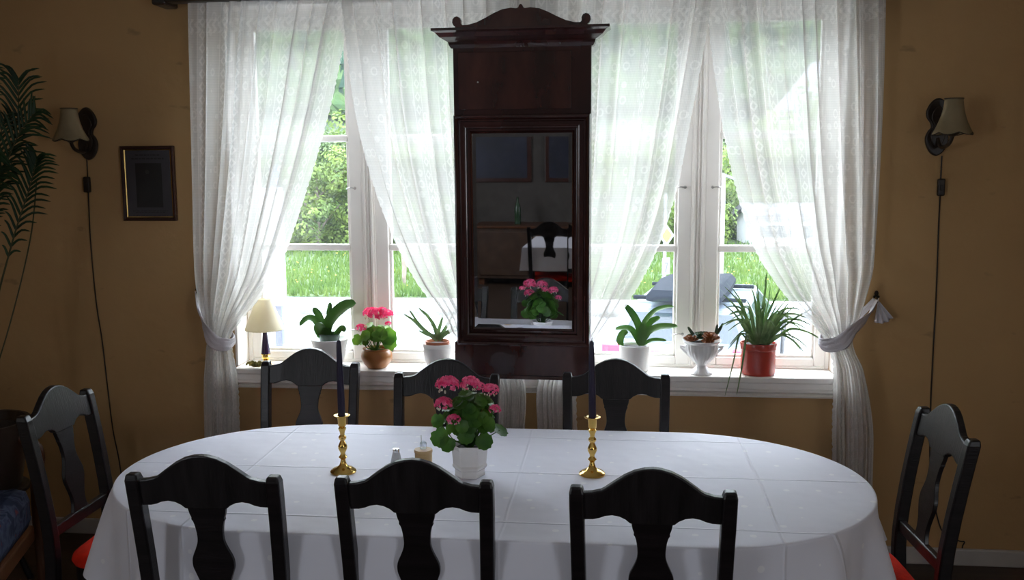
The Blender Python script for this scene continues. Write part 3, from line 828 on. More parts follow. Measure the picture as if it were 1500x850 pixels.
# ---------------------------------------------------------------- plants
def round_leaf(b, c, nrm, r, rnd, scallop=9, cup=.18):
    """rounded scalloped leaf blade centred at c facing nrm"""
    n_ = Vector(nrm).normalized(); a = n_.orthogonal().normalized(); w = n_.cross(a)
    rot = rnd.uniform(0, 2*pi); k = 22; v = [Vector(c)-n_*r*cup]; ring = []
    for ringf in (.55, 1.0):
        for i in range(k):
            an = rot+2*pi*i/k
            rr = r*ringf*(1+(.07*sin(scallop*an) if ringf == 1 else 0))*(1-.22*exp(-((an-rot-pi)**2)/.08))
            v.append(Vector(c)+(a*cos(an)+w*sin(an))*rr-n_*(r*cup*(1-ringf**2))+n_*rnd.uniform(-.03, .03)*r)
    f = [(0, 1+i, 1+(i+1) % k) for i in range(k)]+[(1+i, 1+k+i, 1+k+(i+1) % k, 1+(i+1) % k) for i in range(k)]
    b.add(v, f)
def flower_head(t, c, r, rnd, m, buds=True, sq=.75, name='flower_cluster', up=(0, 0, 1)):
    b = MB(); bb_ = MB()
    c = Vector(c)
    for i in range(int(60+r*1500)):
        d = Vector((rnd.gauss(0, 1), rnd.gauss(0, 1), rnd.gauss(0, 1)+.45)).normalized()
        if d.z < -.45: d.z *= -1
        p = c+Vector((d.x*r, d.y*r, d.z*r*sq))*rnd.uniform(.86, 1.04)
        a = d.orthogonal().normalized(); w = d.cross(a); ro = rnd.uniform(0, 2*pi); s = r*rnd.uniform(.17, .24)
        for k in range(5):
            an = ro+2*pi*k/5; e = a*cos(an)+w*sin(an); g = a*-sin(an)+w*cos(an)
            b.add([p, p+e*s*.6-g*s*.38+d*s*.15, p+e*s+d*s*rnd.uniform(.0, .35), p+e*s*.6+g*s*.38+d*s*.15], [(0, 1, 2, 3)])
    o = b.build(name, m, t)
    if buds:
        for i in range(9):
            an = rnd.uniform(0, 2*pi); p = c+Vector((cos(an)*r*.75, sin(an)*r*.75, -r*.55*rnd.uniform(.5, 1)))
            bb_.sphere(p, r*.09, 6, 4, (1, 1, 1.5))
        bb_.build('buds', M['bud'], o, smooth=180)
    return o

# geranium in the six-sided white pot on the table
t = thing('potted_geranium', 'pink flowering geranium in a six-sided white pot on the tablecloth', 'plant', (-.445, 2.917, TT))
def hexring(r, z): return [(r*cos(radians(60*k+6)), r*sin(radians(60*k+6)), z) for k in range(6)]
b = MB(); prof = [(.047, 0), (.049, .003), (.047, .010), (.048, .022), (.054, .027), (.056, .034), (.053, .040), (.058, .090), (.064, .104), (.062, .1065), (.058, .103), (.053, .088)]
b.strip([hexring(r, z) for r, z in prof], closed=True); b.f += [[5, 4, 3, 2, 1, 0]]; b.build('pot', M['white_glaze'], t, bevel=.0015)
b = MB(); b.strip([hexring(.053, .089), hexring(.03, .094)], closed=True); b.f.append([6, 7, 8, 9, 10, 11]); b.build('soil', M['soil'], t)
rnd = random.Random(21); b = MB(); st = MB()
for i in range(100):
    th = rnd.uniform(0, 2*pi); el = rnd.uniform(-.15, 1.35)
    d = Vector((cos(th)*cos(el), sin(th)*cos(el), sin(el)))
    R_ = rnd.uniform(.66, 1.0)
    p = Vector((d.x*.088*R_+.004, d.y*.080*R_, .175+d.z*.100*R_))
    round_leaf(b, p, d+Vector((0, -.15, .35)), rnd.uniform(.018, .028), rnd)
    if i % 3 == 0: st.tube([(d.x*.01, d.y*.01, .09), (p.x*.6, p.y*.6, (p.z+.09)*.52), p-d*.004], .0016, 5)
for p, r, nn in (((-.088, -.045, .135), .032, (-.3, -1, .3)), ((-.092, -.05, .190), .024, (-.4, -1, .4)), ((-.060, -.06, .118), .026, (-.1, -1, .4)), ((.055, -.06, .130), .028, (.3, -1, .3)), ((.098, .0, .150), .028, (.5, -.3, .8)), ((.0, -.07, .150), .028, (0, -1, .4))):
    round_leaf(b, p, nn, r, rnd); st.tube([(0, 0, .09), (p[0]*.5, p[1]*.5, .12), p], .0017, 5)
o = b.build('foliage', M['geranium_leaf'], t, smooth=180); st.build('stems', M['geranium_leaf'], o, smooth=180)
mpp = .00208
for px, py, r, dy in ((656, 562, 17.5, -.02), (689, 562, 15, .0), (719, 573, 13, .02), (652, 587, 13.5, -.05), (669, 607, 10.5, -.075), (728, 596, 9.5, -.03), (700, 570, 9, .04), (640, 568, 8, .03)):
    flower_head(t, ((px-687)*mpp, dy, (700-py)*mpp*1.035), r*mpp, rnd, M['pink'])

def kal_pot(loc):
    t = thing('potted_kalanchoe', 'pink kalanchoe in a round brown glazed pot on the window sill', 'plant', loc)
    b = MB(); b.lathe([(.042, 0), (.045, .003), (.060, .020), (.070, .042), (.0715, .055), (.067, .072), (.060, .082), (.064, .087), (.063, .090), (.056, .087), (.052, .078)], n=40)
    b.build('pot', M['brown_glaze'], t, smooth=50)
    MB().lathe([(.054, .074), (.03, .078), (.002, .079)], n=24).build('soil', M['soil'], t)
    rnd = random.Random(9); b = MB(); st = MB()
    for i in range(62):
        th = rnd.uniform(0, 2*pi); el = rnd.uniform(-.2, 1.2); d = Vector((cos(th)*cos(el), sin(th)*cos(el), sin(el))); R_ = rnd.uniform(.55, 1)
        p = Vector((d.x*.078*R_, d.y*.07*R_, .135+d.z*.070*R_)); round_leaf(b, p, d+Vector((0, -.25, .2)), rnd.uniform(.018, .027), rnd, 7)
        if i % 3 == 0: st.tube([(0, 0, .075), (p.x*.6, p.y*.6, p.z*.7), p], .002, 5)
    round_leaf(b, (-.083, -.03, .132), (-.3, -1, .3), .026, rnd, 7); round_leaf(b, (.065, -.04, .150), (.4, -1, .3), .040, rnd, 7); round_leaf(b, (.070, -.03, .115), (.5, -1, .1), .032, rnd, 7)
    round_leaf(b, (.035, -.05, .160), (.2, -1, .5), .030, rnd, 7)
    o = b.build('foliage', M['kalanchoe_leaf'], t, smooth=180); st.build('stems', M['kalanchoe_leaf'], o, smooth=180)
    for px, py, r in ((546, 459, 13.5), (558, 464, 8), (568, 460, 10), (561, 455, 8), (529, 481, 8.5), (570, 474, 5)):
        flower_head(t, ((px-550)*.00307, -.02, (541-py)*.00307), r*.0031, rnd, M['pink_bright'], sq=.65)
        st2 = MB()
    return t
SZ = .833
kal_pot((-1.064, 4.200, SZ))

def strap(b, pts, w, th=.003, fold=.35, n=7):
    """strap leaf along pts, half width w, shallow V section, tapered tip"""
    P = smooth_poly(pts, n); m = len(P); rows = []
    for i, p in enumerate(P):
        q = i/(m-1); t_ = (P[min(i+1, m-1)]-P[max(i-1, 0)]).normalized()
        side = t_.cross(Vector((0, 0, 1)))
        if side.length < .25: side = t_.cross(Vector((0, 1, 0)))
        # turn the blade partly towards the room so its face is seen
        side = side.normalized(); nr = side.cross(t_).normalized()
        ww = w*(min(1, .45+q*2.2))*(1-max(0, (q-.55)/.45)**2.2)+.0004
        k = [(-1, fold), (-.5, fold*.3), (0, 0), (.5, fold*.3), (1, fold)]
        top = [p+side*ww*a+nr*ww*c for a, c in k]; bot = [p+side*ww*a*.96+nr*(ww*c-th*(1-q*.6)) for a, c in reversed(k)]
        rows.append(top+bot)
    nn = 10; b.strip(rows, closed=True)
    o_ = len(b.v)-nn; b.f.append([o_+i for i in range(nn)])
def strap2(b, pts, w, face, th=.004, n=7, tip=.55, pw=2.2, base=.45):
    """broad leaf whose width direction is kept perpendicular to 'face'"""
    P = smooth_poly(pts, n); m = len(P); rows = []; face = Vector(face).normalized()
    for i, p in enumerate(P):
        q = i/(m-1); t_ = (P[min(i+1, m-1)]-P[max(i-1, 0)]).normalized()
        side = t_.cross(face).normalized(); nr = side.cross(t_).normalized()
        ww = w*(min(1, base+q*2.0))*sqrt(max(0.0, 1-max(0, (q-tip)/(1.001-tip))**pw))+.0003
        k = [(-1, .30), (-.5, .08), (0, 0), (.5, .08), (1, .30)]
        rows.append([p+side*ww*a+nr*ww*c for a, c in k]+[p+side*ww*a*.97+nr*(ww*c-th*(1-.8*abs(a))) for a, c in reversed(k)])
    b.strip(rows, closed=True); o_ = len(b.v)-10; b.f.append([o_+i for i in range(10)])
K = .00309
def pp(cx, cy, lst, y=0, lean=0):
    """sketch coordinates -> metres in the plant's own upright plane"""
    n = len(lst)
    return [((px-cx)*K, y+lean*i/(n-1), (cy-py)*K) for i, (px, py) in enumerate(lst)]
# orchid behind the window-side chair
t = thing('potted_orchid', 'orchid leaves in a grey-white bowl with a dark green liner on the sill', 'plant', (-1.290, 4.222, SZ))
b = MB(); b.lathe([(.050, 0), (.056, .004), (.070, .05), (.080, .100), (.084, .118), (.086, .126), (.083, .127), (.076, .108), (.05, .09)], n=40); b.build('pot', M['white_matte_pot'], t, smooth=50)
b = MB(); b.lathe([(.038, .07), (.044, .120), (.050, .148), (.0505, .152), (.046, .150), (.040, .120)], n=32); b.build('liner', M['green_glass'], t, smooth=50)
MB().lathe([(.043, .130), (.02, .134), (.002, .135)], n=20).build('bark', M['soil'], t)
cx, cy = 468, 541
LV = [([(466, 500), (468, 480), (480, 463), (496, 450), (512, 445)], .030, (-.2, -1, .5), -.03), ([(463, 500), (458, 482), (452, 467), (443, 455)], .017, (0, -1, .4), .02),
      ([(461, 503), (456, 487), (447, 472), (436, 470), (425, 480)], .017, (.2, -1, 1), -.02), ([(466, 500), (467, 480), (467, 463), (468, 447)], .013, (.3, -1, .2), .03),
      ([(464, 500), (461, 490), (459, 482), (460, 474)], .034, (0, -1, .3), -.045), ([(474, 500), (482, 490), (489, 484), (493, 489)], .014, (0, -1, .6), -.01)]
for l, w, fc, ln in LV:
    b = MB(); strap2(b, pp(cx, cy, l, 0, ln), w, fc, .005); recalc(b.build('leaf', M['orchid_leaf'], t, smooth=60))
# aloe in the white pot
t = thing('potted_aloe', 'small grey-green aloe in a white ceramic pot with terracotta liner', 'plant', (-.782, 4.200, SZ))
b = MB(); b.lathe([(.040, 0), (.045, .004), (.058, .035), (.0635, .070), (.0635, .095), (.0665, .098), (.067, .113), (.065, .116), (.061, .114), (.059, .10)], n=44); b.build('pot', M['white_matte_pot'], t, smooth=40)
b = MB(); b.lathe([(.050, .10), (.053, .121), (.056, .122), (.056, .127), (.052, .127), (.048, .112)], n=36); b.build('liner', M['terracotta'], t, smooth=40)
MB().lathe([(.050, .114), (.02, .117), (.002, .118)], n=20).build('soil', M['soil'], t)
rnd = random.Random(4)
for l, ln in (([(640, 500), (622, 486), (606, 470), (593, 461)], -.03), ([(640, 500), (625, 490), (611, 476), (598, 457)], .02), ([(641, 500), (636, 480), (626, 464), (613, 452)], -.01), ([(641, 500), (650, 486), (658, 472), (664, 459)], .02),
              ([(642, 500), (655, 488), (668, 479), (684, 476)], -.03), ([(642, 500), (654, 490), (668, 485), (682, 482)], -.01), ([(640, 500), (642, 486), (645, 474), (648, 462)], .03), ([(641, 500), (634, 494), (624, 492), (612, 486)], .0), ([(641, 500), (643, 490), (640, 482), (634, 474)], -.05)):
    b = MB(); strap2(b, pp(640, 542, l, 0, ln), .0095, (0, -1, .5), .005, tip=.15, pw=1.0, base=.9); recalc(b.build('leaf', M['aloe_leaf'], t, smooth=60))
# orchid in the white cylinder
t = thing('potted_orchid', 'orchid with arching strap leaves in a white cylinder pot on the sill', 'plant', (.104, 4.228, SZ))
b = MB(); b.lathe([(.060, 0), (.064, .004), (.068, .112), (.068, .116), (.064, .116), (.062, .10)], n=44); b.build('pot', M['white_matte_pot'], t, smooth=40)
MB().lathe([(.063, .104), (.02, .107), (.002, .108)], n=20).build('bark', M['soil'], t)
cx, cy = 930, 543
LV = [([(938, 507), (936, 480), (926, 460), (915, 447)], .016, (0, -1, .3), .0), ([(940, 507), (942, 478), (956, 458), (972, 451), (985, 450)], .012, (0, -1, 1.2), .01), ([(943, 500), (950, 486), (966, 478), (990, 476)], .018, (0, -1, 1), -.035),
      ([(942, 500), (946, 482), (954, 472), (966, 466)], .015, (0, -1, .7), .02), ([(936, 505), (930, 490), (920, 482), (902, 484)], .014, (0, -1, .8), .02), ([(912, 508), (909, 498), (913, 488), (920, 485)], .016, (0, -1, .2), -.035),
      ([(942, 506), (952, 499), (963, 497), (975, 498)], .009, (0, -1, .8), -.02), ([(940, 507), (940, 495), (941, 485), (942, 473)], .020, (0, -1, .1), -.01)]
for l, w, fc, ln in LV:
    b = MB(); strap2(b, pp(cx, cy, l, 0, ln), w, fc, .005); recalc(b.build('leaf', M['orchid_leaf'], t, smooth=60))
# footed urn
t = thing('footed_urn', 'white fluted footed urn with small handles holding rust-coloured rosettes', 'urn', (.395, 4.185, SZ))
prof = [(.050, 0), (.052, .004), (.048, .010), (.032, .022), (.022, .034), (.023, .042), (.040, .058), (.058, .080), (.068, .104), (.072, .128), (.071, .134), (.076, .138), (.083, .146), (.084, .150), (.079, .150), (.066, .136), (.05, .125)]
v = []; n = 96; rows = []
for i, (r, z) in enumerate(prof):
    fl = .035 if 6 <= i <= 9 else (.02 if i in (2, 3) else 0)
    rows.append([((r*(1+fl*cos(24*2*pi*k/n)))*cos(2*pi*k/n), (r*(1+fl*cos(24*2*pi*k/n)))*sin(2*pi*k/n), z) for k in range(n)])
b = MB(); b.strip(rows, closed=True); b.f.append(list(range(n-1, -1, -1))); b.build('bowl', M['white_glaze'], t, smooth=60)
for s in (-1, 1):
    b = MB(); b.tube([(s*.058, 0, .082), (s*.074, 0, .100), (s*.088, 0, .114), (s*.092, 0, .122), (s*.082, 0, .121), (s*.070, 0, .116)], [.004, .006, .006, .005, .005, .004], 8, flat=.8); b.build('handle', M['white_glaze'], t, smooth=60)
MB().lathe([(.066, .134), (.03, .140), (.002, .142)], n=24).build('soil', M['soil'], t)
rnd = random.Random(14)
def rosette(t, c, r, m, name='rosette', up=.5):
    b = MB()
    for ring, (nn, el, rr) in enumerate(((5, 1.2, .55), (7, .75, .85), (9, .3, 1.0))):
        for k in range(nn):
            a = 2*pi*k/nn+ring*.4+rnd.uniform(-.1, .1); d = Vector((cos(a)*cos(el), sin(a)*cos(el), sin(el)))
            p0 = Vector(c); p1 = p0+d*r*rr*.6+Vector((0, 0, -.002)); p2 = p0+d*r*rr
            strap2(b, [p0, p1, p2], r*.30, Vector((0, -.6, 1)), .004, n=4, base=.6, tip=.4)
    recalc(b.build(name, m, t, smooth=60))
for c, r, m in (((-.048, -.02, .150), .036, 'rust'), ((.030, -.030, .163), .040, 'rust'), ((-.006, -.005, .158), .042, 'succulent'), ((.048, .015, .150), .034, 'rust'), ((.010, .040, .158), .034, 'succulent'), ((.020, -.055, .148), .030, 'rust'), ((-.04, .03, .15), .03, 'succulent')):
    rosette(t, c, r, M[m])
b = MB()
for l in ([(1046, 498), (1052, 488), (1057, 478)], [(1046, 498), (1048, 489), (1049, 480)], [(1018, 498), (1012, 490), (1008, 484)]):
    strap2(b, [(x_, y_, z_+.003) for x_, y_, z_ in pp(1028, 550, l)], .007, (0, -1, .3), .003, tip=.2)
recalc(b.build('pointed_leaves', M['succulent'], t, smooth=60))
# spider plant in the red pot
t = thing('potted_spider_plant', 'spiky striped spider plant in a red glazed pot on the sill', 'plant', (.641, 4.205, SZ))
b = MB(); b.lathe([(.070, 0), (.073, .003), (.0745, .012), (.0745, .108), (.0785, .112), (.0800, .136), (.0785, .140), (.073, .139), (.071, .12)], n=48); b.build('pot', M['red_glaze'], t, smooth=40)
MB().lathe([(.072, .128), (.03, .132), (.002, .134)], n=24).build('soil', M['soil'], t)
rnd = random.Random(33)
LP = [(1118, 405), (1096, 425), (1072, 428), (1058, 436), (1140, 420), (1062, 455), (1160, 447), (1175, 468), (1182, 478), (1172, 487), (1150, 440), (1107, 432), (1126, 430), (1134, 446), (1088, 440), (1070, 470), (1066, 505), (1077, 573), (1160, 500), (1179, 512), (1148, 462), (1080, 455), (1165, 455), (1104, 418), (1060, 425), (1100, 450), (1120, 448), (1185, 448), (1130, 480), (1142, 488), (1090, 478), (1064, 484), (1152, 470), (1112, 460)]
for i, (px, py) in enumerate(LP+LP[:20]):
    if i >= len(LP): px += rnd.uniform(-22, 22); py += rnd.uniform(0, 30)
    px = 1111+(px-1111)*.98; py = min(py, 575)
    ex, ez = (px-1111)*K, (550-py)*K
    dy = rnd.uniform(-.10, .028) if abs(ez) > 0 else 0
    if ez > .30: mid = (ex*.35+rnd.uniform(-.01, .01), dy*.3, ez*.62)
    elif ez < 0: dy = -.115; mid = (ex*.62, -.09, .185)
    elif ez < .1: dy = rnd.uniform(-.07, -.02); mid = (ex*.72, dy*.8, .175)
    else: mid = (ex*.50, dy*.5, .14+(ez-.13)*.55+.05)
    x0, y0 = ex*.12, dy*.2
    b = MB(); strap2(b, [(x0, y0, .128), (x0*.5+mid[0]*.5, (y0+mid[1])*.5, (.135+mid[2])*.5), mid, ((mid[0]+ex)/2+.004, (mid[1]+dy)/2, (mid[2]+ez)/2+.012), (ex, dy, ez)], rnd.uniform(.0042, .0068), (0, -1, .5), .002, n=5, tip=.2, pw=1.1, base=.8)
    recalc(b.build('leaf', M['strap_leaf'], t, smooth=60))
# small table lamp
t = thing('table_lamp', 'small lamp with cream cone shade and dark violet stem on the sill', 'lamp', (-1.592, 4.212, SZ))
b = MB(); b.lathe([(.036, 0), (.038, .004), (.030, .010), (.014, .018), (.010, .022), (.017, .030), (.019, .038), (.015, .046), (.022, .049), (.022, .053)], n=32); b.build('base', M['brass'], t, smooth=40)
b = MB(); b.lathe([(.0215, .053), (.0205, .058), (.0105, .150), (.0095, .154)], n=32); b.build('stem', M['lamp_purple'], t, smooth=40)
b = MB(); b.lathe([(.006, .154), (.007, .175), (.012, .180), (.012, .200), (.004, .205)], n=16); b.build('socket', M['brass'], t, smooth=40)
b = MB(); b.lathe([(.088, .166), (.089, .169), (.034, .306), (.033, .308)], n=48, cap=False); b.build('lamp_shade', M['cream_shade'], t, smooth=40, solid=.0015)
rnd = random.Random(2); b = MB()
for i in range(26):
    a = rnd.uniform(0, 2*pi); r = rnd.uniform(.012, .040); strap2(b, [(-.012+r*.3*cos(a), -.035+r*.2*sin(a), .004), (-.012+r*.8*cos(a), -.035+r*.4*sin(a), .014+rnd.uniform(0, .014)), (-.012+r*1.25*cos(a), -.035+r*.5*sin(a), .006+rnd.uniform(0, .02))], .006, (0, -1, .6), .002, n=3)
o = b.build('dried_sprig', M['moss'], smooth=60, loc=(-1.592-.010, 4.18, SZ)); recalc(o)
tag(o, 'small greenish-gold dried sprig lying at the foot of the sill lamp', 'ornament')

# ---------------------------------------------------------------- wall lamps and their flexes
def sconce(x, z, armx, Yd, lab, cordlab, cord, swz, bowl=0):
    t = thing('wall_lamp', lab, 'wall lamp', (x, WY, z), group='carved wall lamps')
    out = [(0, -.122), (.022, -.110), (.040, -.082), (.047, -.048), (.038, -.020), (.026, -.004), (.030, .016), (.044, .036), (.047, .062), (.034, .092), (.014, .112), (0, .116)]
    out = [tuple(p)[:2] for p in smooth_poly([(a, c, 0) for a, c in out], 3)]
    out = out+[(-a, c) for a, c in reversed(out[1:-1])]
    recalc(MB().prism(out, -.018, 0).build('back_plate', M['sconce_wood'], t, bevel=.006))
    ins = [(a*.62, c*.72) for a, c in out]
    recalc(MB().prism(ins, -.026, -.0181).build('carved_boss', M['sconce_wood'], t, bevel=.004))
    ay = -Yd
    b = MB(); b.tube(smooth_poly([(0, -.024, -.05), (armx*.3, ay*.35, -.085), (armx*.8, ay*.8, -.075), (armx, ay, -.045), (armx, ay, -.02)], 5), .008, 10); b.build('arm', M['sconce_wood'], t, smooth=50)
    b = MB(); b.lathe([(.008, -.046), (.026, -.034), (.028, -.028), (.012, -.020), (.012, .02), (.010, .025)], (armx, ay, 0), 20); b.build('lamp_holder', M['sconce_wood'], t, smooth=50)
    b = MB(); n = 48; rows = []
    for q in [i/10 for i in range(11)]:
        r = .035+.010*q+.030*q**2.4; zz = .102-.130*q; row = []
        for k in range(n):
            a = 2*pi*k/n; fl = 1+.045*q*abs(cos(3*a))-.03
            row.append((armx+r*fl*cos(a), ay+r*fl*sin(a), zz-.010*q**4*abs(cos(3*a))))
        rows.append(row)
    b.strip(rows, closed=True); sh = b.build('lamp_shade', M['shade_fabric'], t, smooth=60, solid=.0012)
    b = MB(); b.tube([(armx+.035*cos(2*pi*k/24), ay+.035*sin(2*pi*k/24), .103) for k in range(25)], .0018, 6, cap=False)
    b.tube([tuple(Vector(p)-Vector((0, 0, .001))) for p in rows[-1]+rows[-1][:1]], .0016, 6, cap=False); b.build('trim', M['shade_trim'], sh, smooth=60)
    c = thing('lamp_flex', cordlab, 'cord', (x, WY, swz), group='wall lamp flexes')
    P = [(px-x, -.004, pz-swz) for px, pz in cord]; b = MB(); b.tube(smooth_poly(P, 6), .0030, 6); b.build('flex', M['cord'], c, smooth=60)
    b = MB(); b.box(-.015, .015, -.022, -.001, -.036, .036); o = b.build('switch', M['cord'], c, bevel=.006)
    MB().box(-.006, .006, -.026, -.022, -.012, .008).build('rocker', M['cord'], o, bevel=.001)
    o.location = (lerp(sorted([(pz, px) for px, pz in cord]), swz)[0]-x, 0, 0)
sconce(-2.372, 1.900, -.002, .145, 'dark carved wall lamp with aged shade between the palm and the framed print', 'thin brown flex with inline switch hanging below the lamp beside the print',
       [(-2.386, 1.79), (-2.388, 1.672), (-2.393, 1.42), (-2.385, 1.134), (-2.367, .941), (-2.356, .746), (-2.341, .516), (-2.318, .349), (-2.30, .10)], 1.668)
sconce(1.335, 1.895, .006, .175, 'dark carved wall lamp with aged shade on the bare wall past the tied curtain', 'thin brown flex with inline switch hanging straight behind the end chair',
       [(1.361, 1.775), (1.362, 1.632), (1.364, 1.43), (1.368, 1.198), (1.368, .963), (1.370, .695), (1.385, .40), (1.44, .16), (1.512, .110), (1.541, .104), (1.534, .08), (1.531, .012)], 1.645)

# ---------------------------------------------------------------- framed print
t = thing('framed_print', 'small framed portrait print with gilt slip hanging on the ochre wall', 'picture', (-2.094, WY, 1.672))
b = MB(); w, h = .126, .169
prof = [(0, 0), (0, .016), (-.004, .020), (-.012, .018), (-.016, .010), (-.016, 0)]
rows = [[(-w-o_, -d, -h-o_), (w+o_, -d, -h-o_), (w+o_, -d, h+o_), (-w-o_, -d, h+o_)] for o_, d in prof]
b.strip(rows, closed=True); recalc(b.build('frame', M['frame_wood'], t))
b = MB(); rows = [[(-w-o_, -d, -h-o_), (w+o_, -d, -h-o_), (w+o_, -d, h+o_), (-w-o_, -d, h+o_)] for o_, d in ((-.016, .005), (-.016, .0115), (-.0195, .0095), (-.0195, .005))]
b.strip(rows, closed=True); recalc(b.build('gilt_slip', M['gilt'], t))
MB().box(-w+.014, w-.014, -.006, -.001, -h+.014, h-.014).build('paper', M['print_paper'], t)
MB().box(-.062, .062, -.0068, -.006, -.108, .092).build('portrait_ground', M['print_dark'], t)
mfig = mat('portrait_figure_ink', (.016, .014, .014), .6, var=.2)
fig = [(-.052, -.106), (-.050, -.03), (-.040, .002), (-.020, .012), (-.022, .030), (-.026, .050), (-.016, .072), (.002, .078), (.014, .066), (.018, .045), (.022, .015), (.034, -.005), (.044, -.04), (.052, -.106)]
recalc(MB().prism(fig, -.0074, -.0068).build('portrait_figure', mfig, t))
b = MB(); b.lathe([(.010, 0), (.010, .0004)], n=14); o = b.build('portrait_face', mat('portrait_face_ink', (.035, .032, .030), .6), t); o.rotation_euler = (pi/2, 0, 0); o.location = (-.006, -.0075, .052)
rnd = random.Random(6); b = MB()
for z, hw, hh in ((.128, .060, .006), (.112, .078, .006), (-.124, .085, .003), (-.132, .070, .003), (-.144, .085, .0025)):
    x = -hw
    while x < hw:
        l = rnd.uniform(.006, .02); b.box(x, min(hw, x+l), -.0066, -.006, z-hh/2, z+hh/2); x += l+.004
b.build('print_lettering', M['print_text'], t)

# ---------------------------------------------------------------- tall palm at the wall
t = thing('potted_palm', 'dark feathery palm in a pot beside the wall lamp', 'plant', (-2.62, 3.62, 0))
b = MB(); b.lathe([(.13, .42), (.15, .425), (.19, .66), (.20, .70), (.185, .70), (.17, .66)], n=36); b.build('pot', M['dark_pot'], t, smooth=40)
MB().lathe([(.175, .66), (.05, .67), (.002, .67)], n=24).build('soil', M['soil'], t)
rnd = random.Random(12)
def frond(t, pts, ln, nl=18, droop=.55):
    P = smooth_poly(pts, 10); b = MB(); b.tube(P, [.006*(1-.75*i/(len(P)-1)) for i in range(len(P))], 6); st = b.build('frond_stem', M['palm_stem'], t, smooth=60)
    b = MB(); m = len(P)
    for i in range(nl):
        q = .45+.55*i/(nl-1); k = min(m-2, int(q*(m-1))); p = P[k].lerp(P[k+1], q*(m-1)-k); tn = (P[k+1]-P[k]).normalized()
        sd = tn.cross(Vector((.15, -1, .3))).normalized()
        L_ = ln*(sin(pi*min(1, (q-.40)/.66))**.5)*rnd.uniform(1.05, 1.4)
        for s in (-1, 1):
            d = (sd*s*.75+tn*.8+Vector((0, rnd.uniform(-.25, .15), .1))).normalized()
            strap2(b, [p, p+d*L_*.5+Vector((0, 0, .006)), p+d*L_+Vector((0, 0, -droop*L_*.4))], .0055, (0, -1, .3), .001, n=3, tip=.2, pw=1.2, base=.8)
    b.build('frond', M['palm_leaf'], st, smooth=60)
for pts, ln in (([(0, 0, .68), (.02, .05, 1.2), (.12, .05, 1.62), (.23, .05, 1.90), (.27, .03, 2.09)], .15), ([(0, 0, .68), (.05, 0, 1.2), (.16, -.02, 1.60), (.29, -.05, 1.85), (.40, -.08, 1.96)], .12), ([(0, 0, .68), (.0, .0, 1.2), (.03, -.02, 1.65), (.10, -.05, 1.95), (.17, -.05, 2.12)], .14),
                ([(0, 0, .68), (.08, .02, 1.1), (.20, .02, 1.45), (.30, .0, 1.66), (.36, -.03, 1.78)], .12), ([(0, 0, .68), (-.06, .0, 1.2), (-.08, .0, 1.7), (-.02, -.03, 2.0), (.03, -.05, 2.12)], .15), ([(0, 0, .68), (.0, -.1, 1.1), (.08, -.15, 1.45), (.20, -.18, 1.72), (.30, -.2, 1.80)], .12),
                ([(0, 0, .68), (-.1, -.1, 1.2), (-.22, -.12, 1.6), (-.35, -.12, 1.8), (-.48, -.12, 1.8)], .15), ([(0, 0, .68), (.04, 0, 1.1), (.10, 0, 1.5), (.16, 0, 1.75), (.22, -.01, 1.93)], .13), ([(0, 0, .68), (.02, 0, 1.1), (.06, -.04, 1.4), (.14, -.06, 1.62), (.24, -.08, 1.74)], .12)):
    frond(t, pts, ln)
b = MB(); b.tube(smooth_poly([(.0, .0, .68), (.14, .05, 1.1), (.225, .1, 1.45), (.26, .12, 1.70)], 6), .003, 6); b.build('bare_stem', M['palm_stem'], t, smooth=60)
t2 = thing('plant_stand', 'small round dark stand carrying the palm pot', 'stand', (-2.62, 3.62, 0))
b = MB(); b.lathe([(.17, .395), (.18, .40), (.18, .412), (.17, .419)], n=40); b.build('top', M['black_wood'], t2, smooth=40)
for k in range(3):
    a = 2*pi*k/3+.3; b = MB(); b.tube([(.13*cos(a), .13*sin(a), .395), (.09*cos(a), .09*sin(a), .2), (.16*cos(a), .16*sin(a), .0)], .013, 8); b.build('leg', M['black_wood'], t2, smooth=50)

# ---------------------------------------------------------------- upholstered armchair in the dark corner
t = thing('armchair', 'dark blue floral armchair with warm brown wooden arm in the corner', 'armchair', (-2.58, 3.22, 0), radians(-72))
b = MB(); b.box(-.31, .31, -.30, .30, .26, .44); b.build('seat', M['floral'], t, smooth=60, bevel=.05)
b = MB(); rows = []
for z, y in ((.38, -.26), (.5, -.28), (.65, -.31), (.80, -.36), (.86, -.39)):
    w = .29 if z < .8 else .25
    rows.append([(-w, y-.05, z), (w, y-.05, z), (w, y+.05, z), (-w, y+.05, z)])
b.strip(rows, closed=True); b.f += [[16, 17, 18, 19], [3, 2, 1, 0]]; recalc(b.build('backrest', M['floral'], t, smooth=60, bevel=.03))
for s in (-1, 1):
    b = MB(); b.tube(smooth_poly([(s*.335, -.34, .62), (s*.345, -.1, .665), (s*.345, .15, .66), (s*.335, .29, .615), (s*.33, .33, .56), (s*.33, .31, .44), (s*.32, .31, .20), (s*.31, .32, 0)], 6), [.024]*43, 10, flat=.8)
    b.build('arm', M['chair_brown'], t, smooth=60)
    b = MB(); b.tube([(s*.30, -.30, .0), (s*.30, -.27, .3), (s*.31, -.33, .64)], .02, 8); b.build('rear_leg', M['chair_brown'], t, smooth=60)
for y_ in (.27, -.30): MB().box(-.30, .30, y_, y_+.03, .20, .27).build('seat_rail', M['chair_brown'], t, bevel=.01)

